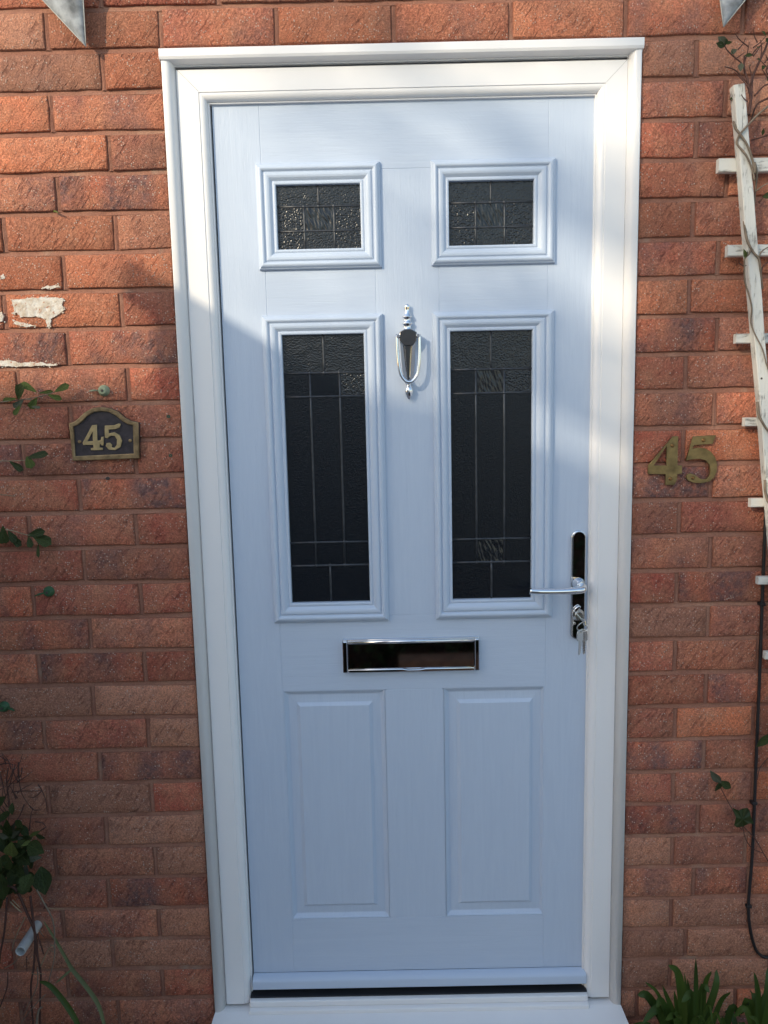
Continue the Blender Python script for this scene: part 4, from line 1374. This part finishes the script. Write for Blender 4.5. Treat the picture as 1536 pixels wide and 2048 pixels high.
ST = [([(100, -60), (210, 0), (340, 280), (450, 560), (480, 850), (520, 1050), (515, 1350), (510, 1900)], 0.0030, 'stem_red'), ([(390, 80), (420, 350), (450, 650), (430, 1000), (395, 1280), (440, 1900)], 0.0028, 'stem_red'),
      ([(470, 0), (560, 160), (680, 400), (700, 700), (690, 900), (620, 1180)], 0.0018, 'stem'), ([(320, 350), (200, 600), (150, 780)], 0.0012, 'straw'), ([(90, 100), (60, 500), (0, 850), (-30, 1200)], 0.0024, 'stem_red'),
      ([(340, 850), (345, 1040)], 0.0012, 'stem_red'), ([(130, 150), (200, 220), (280, 290)], 0.0016, 'straw'), ([(160, 130), (260, 230)], 0.0012, 'straw'), ([(520, 980), (590, 820), (650, 720), (700, 730)], 0.0013, 'straw'), ([(640, 700), (700, 720), (650, 770), (700, 800)], 0.0010, 'straw'),
      ([(610, 230), (700, 240), (820, 243)], 0.0007, 'straw'), ([(500, 510), (560, 600)], 0.0012, 'stem'), ([(480, 560), (540, 760), (560, 820)], 0.0016, 'stem_red'), ([(560, 160), (600, 200), (560, 240), (590, 170)], 0.0016, 'stem_red'),
      ([(400, 1060), (450, 1080), (520, 1070), (580, 1080)], 0.0009, 'straw'), ([(480, 1000), (470, 1240), (300, 1600)], 0.0014, 'stem'), ([(60, 1000), (170, 940), (260, 840)], 0.0012, 'stem'), ([(0, 1500), (90, 1250), (100, 1050)], 0.0016, 'stem_red'), ([(580, 1340), (430, 1490), (260, 1715)], 0.0012, 'stem'), ([(450, 1900), (490, 1560), (540, 1500)], 0.0030, 'stem')]
for s, r, mk in ST:
    tube('stem', [fT(q, -0.06 if mk == 'stem_red' else -0.07) for q in s], [r, r * 0.85, r * 0.6], M[mk], shr, 6, 4)
for (px, py, mk) in ((105, 1420, 'straw'), (455, 790, 'straw')):
    pass
V_, F_ = [], []
rq = random.Random(31)
for i in range(3600):
    zc_ = rq.uniform(GZ + 0.05, 1.35)
    c = Vector((-1.02 - abs(rq.gauss(0, 0.28)), rq.uniform(-0.45, -0.03), zc_))
    d = Vector((rq.uniform(-1, 1), rq.uniform(-1, 1), rq.uniform(-1, 1))).normalized()
    e = d.orthogonal().normalized()
    s_ = rq.uniform(0.018, 0.032)
    b = len(V_)
    V_ += [c - d * s_, c + e * s_ * 0.55, c + d * s_, c - e * s_ * 0.55]
    F_.append((b, b + 1, b + 2, b + 3))
fo_ = obj('added_foliage', V_, F_, M['leaf_dark'], shr)  # added out of view to block sky and darken the lower left
fo_['kind'] = 'stuff'
# strap leaved plant beside it
def blade(parent, pts, wd, matk, seed=0, fold=0.25):
    P = catmull(pts, 5)
    n = len(P)
    V_, F_ = [], []
    for i, p in enumerate(P):
        t = i / (n - 1)
        tg = (P[min(n - 1, i + 1)] - P[max(0, i - 1)]).normalized()
        vd = (CAM - p).normalized()
        ref = Vector((0.15 * math.sin(seed * 3.7), -0.75, 0.6))
        sd = tg.cross(ref)
        if sd.length < 1e-4:
            sd = Vector((1, 0, 0))
        sd.normalize()
        nn = sd.cross(tg).normalized()
        wv = wd / 2 * min(1, 0.6 + 1.2 * t) * (max(0.0, 1 - t ** 3.2)) ** 0.6 + 0.0004
        V_ += [p - sd * wv + nn * wv * fold, p - sd * wv * 0.5 + nn * wv * fold * 0.3, p, p + sd * wv * 0.5 + nn * wv * fold * 0.3, p + sd * wv + nn * wv * fold]
    for i in range(n - 1):
        for j in range(4):
            a = i * 5 + j
            F_.append((a, a + 1, a + 6, a + 5))
    return obj('leaf', V_, F_, M[matk], parent, True)
sp0 = fT((1330, 1900), -0.13)
stp = thing('strap_leaf_plant', 'few long arching pale green strap leaves beside the dark shrub', 'plant', (sp0.x, sp0.y, GZ + 0.03))
blade(stp, [fT((1345, 1900), -0.13), fT((1330, 1700), -0.12), fT((1250, 1450), -0.10), fT((1100, 1230), -0.085), fT((930, 1020), -0.07), fT((860, 900), -0.065), fT((700, 620), -0.06), fT((560, 400), -0.055)], 0.0085, 'strap_pale', 1)
blade(stp, [fT((930, 1010), -0.07), fT((820, 1100), -0.075), fT((710, 1195), -0.08)], 0.0045, 'strap_pale', 2)
blade(stp, [fT((1060, 1900), -0.15), fT((990, 1700), -0.14), fT((860, 1480), -0.125), fT((700, 1280), -0.11), fT((600, 1200), -0.105), fT((505, 1170), -0.10)], 0.0115, 'strap', 3)
# waste pipe
pb = W(83, 1837, 0.01)
pdir = Vector((0.004, -1, -0.03)).normalized()
pp_ = thing('waste_pipe', 'short white plastic overflow pipe sticking out of the wall lower left', 'pipe', tuple(pb))
n_ = 20
V_, F_ = [], []
L_ = 0.101
for (r, s) in ((0.0108, 0.0), (0.0108, L_ - 0.001), (0.0104, L_), (0.0092, L_), (0.0090, L_ - 0.001), (0.0090, 0.02)):
    for k in range(n_):
        a = 2 * math.pi * k / n_
        c = pb + pdir * s
        V_.append((c.x + r * math.cos(a), c.y, c.z + r * math.sin(a)))
for i in range(5):
    for k in range(n_):
        k2 = (k + 1) % n_
        F_.append((i * n_ + k, i * n_ + k2, (i + 1) * n_ + k2, (i + 1) * n_ + k))
F_.append(tuple(5 * n_ + k for k in range(n_)))
obj('pipe_wall', V_, F_, M['pipe'], pp_, True)
lathe('collar', pb.x, pb.z, [(0.0155, 0.002), (0.0155, -0.006), (0.0125, -0.010)], M['mortar'], pp_, 16, axis='Y')

# ------------------------------------------------------------------ trellis climber
k1 = mapper(1380, 60, 0.1465); k2 = mapper(1400, 300, 0.1954); k3 = mapper(1400, 700, 0.1954)
cl = thing('trellis_climber', 'mostly bare twining climber winding round the white trellis', 'climber', (0.9, -0.05, GZ + 0.03))
yc = -0.0475
STM = [([k1((600, 1250), -0.030), k1((620, 1340), -0.043), k1((690, 1430), yc), k1((780, 1570), yc), k1((850, 1760), yc), k1((890, 1960), yc), k2((560, 130), yc), k2((582, 250), -0.04), k2((565, 420), -0.030), k2((555, 560), -0.024)], 0.0025, 'stem'),
       ([k1((1400, 800), -0.03), k1((1065, 1040), -0.034), k1((900, 1180), -0.040), k1((790, 1300), yc), k1((690, 1410), yc), k1((645, 1500), -0.044), k1((650, 1570), -0.044), k1((760, 1700), yc), k1((850, 1900), yc), k1((880, 2048), yc), k2((545, 230), -0.042)], 0.0022, 'stem'),
       ([k2((452, 700), -0.036), k2((460, 800), -0.042), k2((485, 930), yc), k2((545, 1045), yc), k2((605, 1125), yc), k2((625, 1300), -0.042), k2((640, 1420), -0.034)], 0.0026, 'stem'),
       ([k2((520, 1020), yc), k2((500, 1070), yc - 0.004), k2((460, 1110), yc - 0.006), k2((455, 1190), yc - 0.004), k2((462, 1350), -0.05), k2((500, 1480), -0.048), k2((530, 1620), -0.046), k2((520, 1760), -0.044), k2((560, 1880), yc), k2((640, 2040), yc), k3((690, 180), yc), k3((760, 330), -0.04)], 0.0017, 'stem'),
       ([k3((585, 530), -0.040), k3((600, 660), -0.044), k3((650, 760), yc), k3((700, 830), yc), k3((800, 960), -0.042)], 0.0026, 'stem'),
       ([k3((665, 1330), -0.042), k3((668, 1450), -0.045), k3((700, 1560), yc), k3((780, 1640), yc)], 0.0026, 'stem'),
       ([k1((800, 1160), -0.040), k1((830, 960), -0.036), k1((850, 660), -0.03), k1((960, 400), -0.026), k1((1030, 250), -0.026), k1((1090, 80), -0.03)], 0.0028, 'stem_red'),
       ([k1((830, 960), -0.036), k1((790, 700), -0.032), k1((740, 530), -0.030), k1((745, 350), -0.03)], 0.0022, 'stem_red'),
       ([k1((780, 720), -0.032), k1((690, 620), -0.03), k1((600, 540), -0.03), k1((470, 500), -0.028)], 0.0014, 'stem_red'),
       ([k1((740, 530), -0.03), k1((700, 450), -0.03), k1((560, 330), -0.032), k1((480, 230), -0.034), k1((480, 140), -0.036)], 0.0013, 'stem_red'),
       ([k1((880, 900), -0.034), k1((1000, 770), -0.034), k1((1065, 740), -0.036), k1((1180, 700), -0.04)], 0.0018, 'stem_red'),
       ([k1((1200, 880), -0.03), k1((1000, 960), -0.026), k1((900, 1040), -0.024), k1((830, 1250), -0.02)], 0.0022, 'stem_red'),
       ([k1((1200, 1380), -0.03), k1((1065, 1430), -0.024), k1((960, 1470), -0.02), k1((830, 1505), -0.016)], 0.0018, 'stem_red'),
       ([k2((560, 430), -0.034), k2((640, 370), -0.04), k2((760, 310), -0.045)], 0.0016, 'stem'), ([k2((600, 540), -0.03), k2((660, 470), -0.035), k2((740, 430), -0.04)], 0.0020, 'stem_red'),
       ([k2((605, 1100), -0.048), k2((630, 1040), -0.05), k2((720, 980), -0.05)], 0.0014, 'stem'), ([k2((620, 1290), -0.042), k2((650, 1180), -0.045), k2((740, 1130), -0.046)], 0.0014, 'stem_red'),
       ([k2((400, 1160), -0.05), k2((450, 1190), -0.05), k2((475, 1180), -0.05)], 0.0010, 'stem_red'),
       ([k1((960, 400), -0.026), k1((980, 260), -0.028), k1((960, 130), -0.03)], 0.0012, 'stem_red'), ([k1((1065, 480), -0.03), k1((1040, 560), -0.03), k1((1100, 640), -0.03)], 0.0012, 'stem_red')]
for s, r, mk in STM:
    tube('stem', s, [r, r * 0.9, r * 0.7], M[mk], cl, 6, 4)
for b, e, wd, mk in (((480, 200), (390, 90), 95, 'leaf_grey'), ((470, 230), (360, 175), 70, 'leaf_dark'), ((480, 210), (500, 110), 60, 'leaf_dark'), ((490, 190), (575, 160), 40, 'leaf_dark'), ((560, 330), (640, 260), 80, 'leaf_grey'), ((745, 350), (870, 340), 50, 'leaf_dark'), ((700, 450), (690, 560), 70, 'leaf_grey'), ((600, 350), (570, 290), 40, 'leaf_dark'), ((990, 1440), (1005, 1340), 35, 'leaf_dark'), ((1050, 690), (1120, 640), 70, 'leaf_dark'), ((470, 480), (450, 430), 40, 'stemleaf')):
    if mk == 'stemleaf': continue
    put_leaf(cl, k1(b, -0.034), k1(e, -0.040), wd * 0.1465 * 1.1e-3, mk, 'ovate', random.uniform(-0.5, 0.5))
rx = random.Random(8)
ex = []
for i in range(26):
    b_ = (rx.uniform(560, 1150), rx.uniform(150, 1150))
    if b_[0] < 760 and b_[1] > 560: continue
    a_ = rx.uniform(-2.5, -0.6); l_ = rx.uniform(120, 320)
    m_ = (b_[0] + math.cos(a_) * l_ * .5 + rx.uniform(-25, 25), b_[1] + math.sin(a_) * l_ * .5)
    y_ = rx.uniform(-0.05, -0.022)
    ex.append(([k1(b_, y_), k1(m_, y_), k1((b_[0] + math.cos(a_) * l_, b_[1] + math.sin(a_) * l_), y_ - 0.006)], [0.0013, 0.0010, 0.0006]))
    if rx.random() < 0.4:
        e_ = (b_[0] + math.cos(a_) * l_, b_[1] + math.sin(a_) * l_)
        put_leaf(cl, k1(e_, y_ - 0.006), k1((e_[0] + rx.uniform(-60, 60), e_[1] + rx.uniform(-90, 20)), y_ - 0.01), rx.uniform(0.006, 0.010), rx.choice(('leaf_dark', 'leaf_grey')), 'ovate', rx.uniform(-0.6, 0.6))
tubes('twig', ex, M['stem_red'], cl, 5, 3)
put_leaf(cl, k2((465, 1120), -0.054), k2((450, 1010), -0.058), 0.0105, 'leaf_olive', 'ovate', 0.3)
put_leaf(cl, k2((480, 1100), -0.054), k2((485, 1020), -0.060), 0.008, 'leaf_dark', 'ovate', 0.9)
put_leaf(cl, k2((640, 480), -0.04), k2((760, 450), -0.05), 0.012, 'leaf_dark', 'ovate', 0.3)

# ------------------------------------------------------------------ cable
cpts = [W(1542, 760, -0.006), W(1536, 900, -0.006), W(1532, 1010, -0.005), W(1526, 1160, -0.005), W(1520, 1330, -0.005), W(1513, 1500, -0.005), W(1505, 1700, -0.005), W(1497, 1808, -0.005), W(1500, 1855, -0.005), W(1510, 1895, -0.005), W(1524, 1912, -0.005), W(1545, 1915, -0.005), W(1640, 1921, -0.005)]
cb = thing('wall_cable', 'thin black cable running down the wall right of the door', 'cable', tuple(cpts[0]))
tube('cable', cpts, [0.0034], M['cable'], cb, 10, 6)
for q in ((1524, 1208), (1508, 1606), (1497, 1812)):
    p = W(q[0], q[1], -0.005)
    box('cable_clip', p.x - 0.0062, p.x + 0.0062, -0.0095, 0.004, p.z - 0.0035, p.z + 0.0035, M['cable'], cb, 0.0014, 2)

# ivy shoot on the right
f8 = mapper(1136, 1448, 0.29304)
iv = sprig('ivy_shoot', 'thin ivy shoot with dark leaves on bricks beside the black cable', f8, 0.29304,
     [[(1700, 1500), (1480, 1120), (1365, 935), (1280, 790), (1190, 690), (1120, 580), (1045, 440), (1035, 395)], [(1190, 690), (1215, 790), (1260, 850), (1330, 880)], [(1290, 380), (1310, 300), (1365, 230)], [(1150, 690), (1190, 720)]],
     [((1045, 405), (972, 322), 55, 'leaf_grey'), ((1040, 390), (1008, 462), 52, 'leaf_dark'), ((1042, 390), (1116, 442), 56, 'leaf_dark'), ((1365, 70), (1292, 160), 72, 'leaf_dark')],
     -0.016, 'leaf_dark', M['stem_red'], 'ivy', kind='ovate')
# lobed ivy leaf
lob = [(1195, 700), (1150, 706), (1134, 690), (1146, 640), (1122, 572), (1165, 590), (1196, 576), (1225, 572), (1240, 590), (1246, 625), (1270, 680), (1230, 682)]
cpt = f8((1192, 650), -0.030)
V_ = [cpt] + [f8(q, -0.022 - 0.006 * (i % 2)) for i, q in enumerate(lob)]
obj('leaf', V_, [(0, 1 + i, 1 + (i + 1) % len(lob)) for i in range(len(lob))], M['leaf_dark'], iv)

# ------------------------------------------------------------------ bottom right clumps
f4 = mapper(1240, 1880, 0.1927)
def clump(label, root_c, yr, tips, nrand, seed, spread, zt=None):
    r0 = f4(root_c, yr)
    t = thing('strap_leaf_clump', label, 'plant', (r0.x, r0.y, GZ + 0.03), 'strap leaved clumps by the door')
    rr = random.Random(seed)
    base = Vector((r0.x, r0.y, GZ + 0.02))
    for i, tp_ in enumerate(tips):
        q, wd = tp_[0], tp_[1]
        mid = tp_[2] if len(tp_) > 2 else None
        yt = yr + (tp_[3] if len(tp_) > 3 else rr.uniform(-0.05, 0.05))
        yt = min(yt, -0.012)
        T = f4(q, yt)
        b = base + Vector((rr.uniform(-0.02, 0.02), rr.uniform(-0.02, 0.02), 0))
        if mid:
            m_ = f4(mid, (yt + yr) / 2)
            pts = [b, b.lerp(m_, 0.5) + Vector((0, 0, 0.015)), m_, T]
        else:
            m_ = b.lerp(T, 0.55) + Vector((0, 0, 0.02))
            pts = [b, m_, T]
        blade(t, pts, wd, 'strap', i + seed)
    for i in range(nrand):
        a = rr.uniform(0, 2 * math.pi)
        ln = rr.uniform(0.05, spread)
        h = rr.uniform(0.03, 0.11)
        b = base + Vector((rr.uniform(-0.03, 0.03), rr.uniform(-0.03, 0.03), 0))
        m_ = b + Vector((math.cos(a) * ln * 0.5, math.sin(a) * ln * 0.4, h))
        T = b + Vector((math.cos(a) * ln, math.sin(a) * ln * 0.7, h * rr.uniform(0.5, 1.0)))
        T.y = min(T.y, -0.015); m_.y = min(m_.y, -0.015)
        blade(t, [b, m_, T], rr.uniform(0.012, 0.019), 'strap', i + seed + 50)
    return t
clump('green strap leaved clump at the wall foot right of the sill', (720, 860), -0.10,
      [((500, 258), 0.019, (610, 380)), ((668, 340), 0.009), ((786, 188), 0.012), ((948, 325), 0.012, (880, 470)), ((1002, 308), 0.017, (985, 500)), ((262, 436), 0.008, (400, 570)), ((182, 570), 0.021, (300, 600)), ((235, 860), 0.021, (400, 720), -0.06), ((640, 645), 0.021, (740, 575), -0.05),
       ((1148, 538), 0.012, (1040, 640)), ((930, 548), 0.016, (860, 500), -0.03), ((375, 700), 0.018, (430, 640), -0.06), ((440, 470), 0.014), ((640, 835), 0.018, (570, 780), -0.07), ((880, 852), 0.016, (780, 810), -0.08), ((1045, 872), 0.009, (980, 770), -0.07), ((470, 830), 0.016, (560, 800), -0.08), ((960, 850), 0.005, (915, 680), -0.08), ((560, 520), 0.014), ((700, 400), 0.012), ((850, 600), 0.012), ((880, 430), 0.014), ((690, 560), 0.012)], 44, 3, 0.13)
clump('yellow green strap leaved clump at the lower right picture edge', (1500, 900), -0.11,
      [((1390, 335), 0.014, (1420, 520)), ((1535, 290), 0.022, (1540, 520)), ((1355, 540), 0.018, (1400, 600)), ((1440, 455), 0.018), ((1255, 770), 0.02, (1340, 640)), ((1340, 790), 0.012, (1420, 860), -0.06), ((1600, 400), 0.02), ((1180, 800), 0.016, (1300, 720)), ((1480, 560), 0.02)], 40, 9, 0.15)
clump('low dark strap leaved tuft between the two larger clumps', (1080, 980), -0.09,
      [((1060, 790), 0.02), ((1250, 800), 0.016, (1160, 700)), ((1120, 790), 0.018)], 30, 21, 0.12)

# ------------------------------------------------------------------ unseen things behind the camera that shape shade and reflections
YH = -5.0
def sh(px, py):
    p = W(px, py, 0.0)
    k = YH / SUN.y
    return (p.x + SUN.x * k, p.z + SUN.z * k)
P0 = sh(233, 775); P1 = sh(240, 530); P2 = sh(258, 515); P3 = sh(422, 636); P4 = sh(800, 772); P5 = sh(1110, 884); P6 = sh(1260, 952); P7 = sh(1400, 1010)
sl = (P7[1] - P4[1]) / (P7[0] - P4[0])
prof = [(-7.6, GZ - 0.03), (0.9, GZ - 0.03), (0.9, 2.35), (P7[0] + 2.2, 2.35), (P7[0] + 0.9, P7[1] + sl * 0.9), P7, P6, P5, P4, P0, (-7.6, P0[1] + 0.01)]
hs = thing('shade_building', 'pale rendered outbuilding added unseen to cast the stepped shade on the front wall', 'shade_building', (-4, YH, GZ))  # added unseen, roofline shaped to cast the slanting shade on the door
n_ = len(prof)
V_ = [(x, YH, z) for x, z in prof] + [(x, YH - 1.6, z) for x, z in prof]
obj('wall', V_, [tuple(range(n_)), tuple(range(2 * n_ - 1, n_ - 1, -1))] + [(i, n_ + i, n_ + (i + 1) % n_, (i + 1) % n_) for i in range(n_)], M['render_wall'], hs)
for (x0, x1, z0, z1) in ((-5.7, -4.8, 0.9, 2.0), (-3.0, -1.9, 0.9, 1.9)):
    f_ = sweep_rect('window', x0, x1, z0, z1, [(0, YH + 0.002), (0, YH + 0.03), (0.06, YH + 0.03), (0.06, YH + 0.01)], M['upvc'], hs, smooth=False)
    box('pane', x0 + 0.06, x1 - 0.06, YH + 0.003, YH + 0.008, z0 + 0.06, z1 - 0.06, M['win_dark'], f_)
# added pent-roofed shed: its raised corner throws the pointed shadow on the left brickwork
YS = -1.55
def sh2(px, py):
    p = W(px, py, 0.0)
    k = YS / SUN.y
    return (p.x + SUN.x * k, p.z + SUN.z * k)
A0 = sh2(236, 790); A1 = sh2(240, 545); A2 = sh2(258, 517); A3 = sh2(422, 640); A4 = sh2(640, 800)
sd_ = thing('shadow_shed', 'added narrow timber shed shaped to cast the pointed wall shadow', 'shed', ((A0[0] + A4[0]) / 2, YS - 0.3, GZ))
xl, xr = A1[0] + 0.03, A4[0] - 0.02
def roof_z(x):
    return A2[1] - 0.03 + (A4[1] - A2[1]) * (x - A2[0]) / (A4[0] - A2[0])
nb = 7
for yy in (YS - 0.03, YS - 0.57):
    for i in range(nb):
        xa = xl + (xr - xl) * i / nb; xb = xl + (xr - xl) * (i + 1) / nb - 0.004
        V_ = [(xa, yy, GZ - 0.02), (xb, yy, GZ - 0.02), (xb, yy, roof_z(xb)), (xa, yy, min(roof_z(xa), A1[1] + 0.03)),
              (xa, yy - 0.018, GZ - 0.02), (xb, yy - 0.018, GZ - 0.02), (xb, yy - 0.018, roof_z(xb)), (xa, yy - 0.018, min(roof_z(xa), A1[1] + 0.03))]
        obj('plank', V_, [(0, 1, 2, 3), (7, 6, 5, 4), (0, 4, 5, 1), (1, 5, 6, 2), (2, 6, 7, 3), (3, 7, 4, 0)], M['shed'], sd_)
for xx in (xl, xr - 0.02):
    for i in range(6):
        ya = YS - 0.55 + 0.5 * i / 6; yb = YS - 0.55 + 0.5 * (i + 1) / 6 - 0.003
        box('plank', xx, xx + 0.018, ya, yb, GZ - 0.02, min(roof_z(xx + 0.009), A1[1]), M['shed'], sd_)
rp = [(A1[0], A1[1]), (A2[0], A2[1]), (A3[0], A3[1]), (A4[0] + 0.04, A4[1] - 0.03), (A4[0] + 0.04, A4[1] - 0.07), (A1[0], A1[1] - 0.05)]
n_ = len(rp)
V_ = [(x, YS, z) for x, z in rp] + [(x, YS - 0.62, z) for x, z in rp]
obj('roof', V_, [tuple(range(n_)), tuple(range(2 * n_ - 1, n_ - 1, -1))] + [(i, n_ + i, n_ + (i + 1) % n_, (i + 1) % n_) for i in range(n_)], M['roof'], sd_)
# clipped hedge, added to give the chrome plates dark reflections
rr = random.Random(77)
hd = thing('reflection_hedge', 'dark clipped hedge added unseen to give the chrome dark reflections', 'hedge', (0.25, -2.5, GZ))
V_, F_ = [], []
for i in range(3000):
    c = Vector((rr.uniform(-0.7, 1.2), rr.choice((-2.25, -2.25, -2.75)) + rr.uniform(-0.10, 0.04), rr.uniform(GZ, 0.88)))
    if rr.random() < 0.25:
        c = Vector((rr.uniform(-0.7, 1.2), rr.uniform(-2.75, -2.25), 0.86 + rr.uniform(-0.05, 0.05)))
    d = Vector((rr.uniform(-1, 1), rr.uniform(-1, 1), rr.uniform(-1, 1))).normalized()
    e = d.orthogonal().normalized()
    s = rr.uniform(0.03, 0.055)
    b = len(V_)
    V_ += [c - d * s, c + e * s * 0.45, c + d * s, c - e * s * 0.45]
    F_.append((b, b + 1, b + 2, b + 3))
obj('added_foliage', V_, F_, M['hedge'], hd)
box('inner_growth', -0.68, 1.18, -2.70, -2.33, GZ - 0.02, 0.80, M['soil'], hd)
lw = box('reflection_timber', 0.0, 1.5, -2.16, -2.05, GZ - 0.03, 0.118, M['shed'], None, 0.003, 1)  # added unseen to give the letter plate its brown lower reflection
tag(lw, 'low brown timber edging added unseen for a brown reflection in the letter plate', 'reflector_board')
# tree whose branches dapple the sunlight
YT = -7.6
def tw_(x, z, y=YT):
    k = y / SUN.y
    return Vector((x + SUN.x * k, y, z + SUN.z * k))
ct = tw_(0.55, 1.45)
tr = thing('garden_tree', 'thin crowned garden tree beyond the outbuilding', 'tree', (ct.x + 0.3, YT, GZ))
base = Vector((ct.x + 0.3, YT, GZ - 0.05))
tube('trunk', [base, base + Vector((0.05, 0.05, 2.5)), Vector((ct.x + 0.1, YT, ct.z - 0.9)), ct, ct + Vector((-0.05, 0, 0.9))], [0.17, 0.13, 0.07, 0.045, 0.015], M['wood_dark'], tr, 10, 5)
limbs, tipsv = [], []
rt = random.Random(12)
for i in range(30):
    wx = rt.gauss(0.30, 0.48); wz = rt.uniform(1.40, 2.40)
    if wx < -0.38:
        continue
    e2 = tw_(wx, wz, YT + rt.uniform(-0.5, 0.5))
    st_ = Vector((ct.x + 0.05, YT, min(ct.z + 0.5, e2.z - 0.3 + rt.uniform(-0.3, 0.1))))
    e1 = st_.lerp(e2, 0.5) + Vector((rt.uniform(-.1, .1), rt.uniform(-.1, .1), rt.uniform(-0.12, 0.02)))
    limbs.append(([st_, e1, e2], [0.026, 0.016, 0.007]))
    for _ in range(4):
        q = e1.lerp(e2, rt.random())
        e = q + Vector((rt.uniform(-.25, .25), rt.uniform(-.3, .3), rt.uniform(-.12, .3)))
        limbs.append(([q, q.lerp(e, .5) + Vector((0, 0, .03)), e], [0.009, 0.006, 0.004]))
        tipsv.append((q, e))
tubes('limb', limbs, M['wood_dark'], tr, 5, 3)
V_, F_ = [], []
for q, e in tipsv:
    for _ in range(rt.choice((0, 0, 1, 1, 7))):
        c = q.lerp(e, rt.uniform(0.2, 1.15)) + Vector((rt.gauss(0, .06), rt.gauss(0, .06), rt.gauss(0, .05)))
        d = Vector((rt.uniform(-1, 1), rt.uniform(-1, 1), rt.uniform(-1, 1))).normalized()
        e3 = d.orthogonal().normalized()
        s = rt.uniform(0.022, 0.042)
        b = len(V_)
        V_ += [c - d * s, c + e3 * s * 0.55, c + d * s, c - e3 * s * 0.55]
        F_.append((b, b + 1, b + 2, b + 3))
obj('crown', V_, F_, M['crown'], tr)
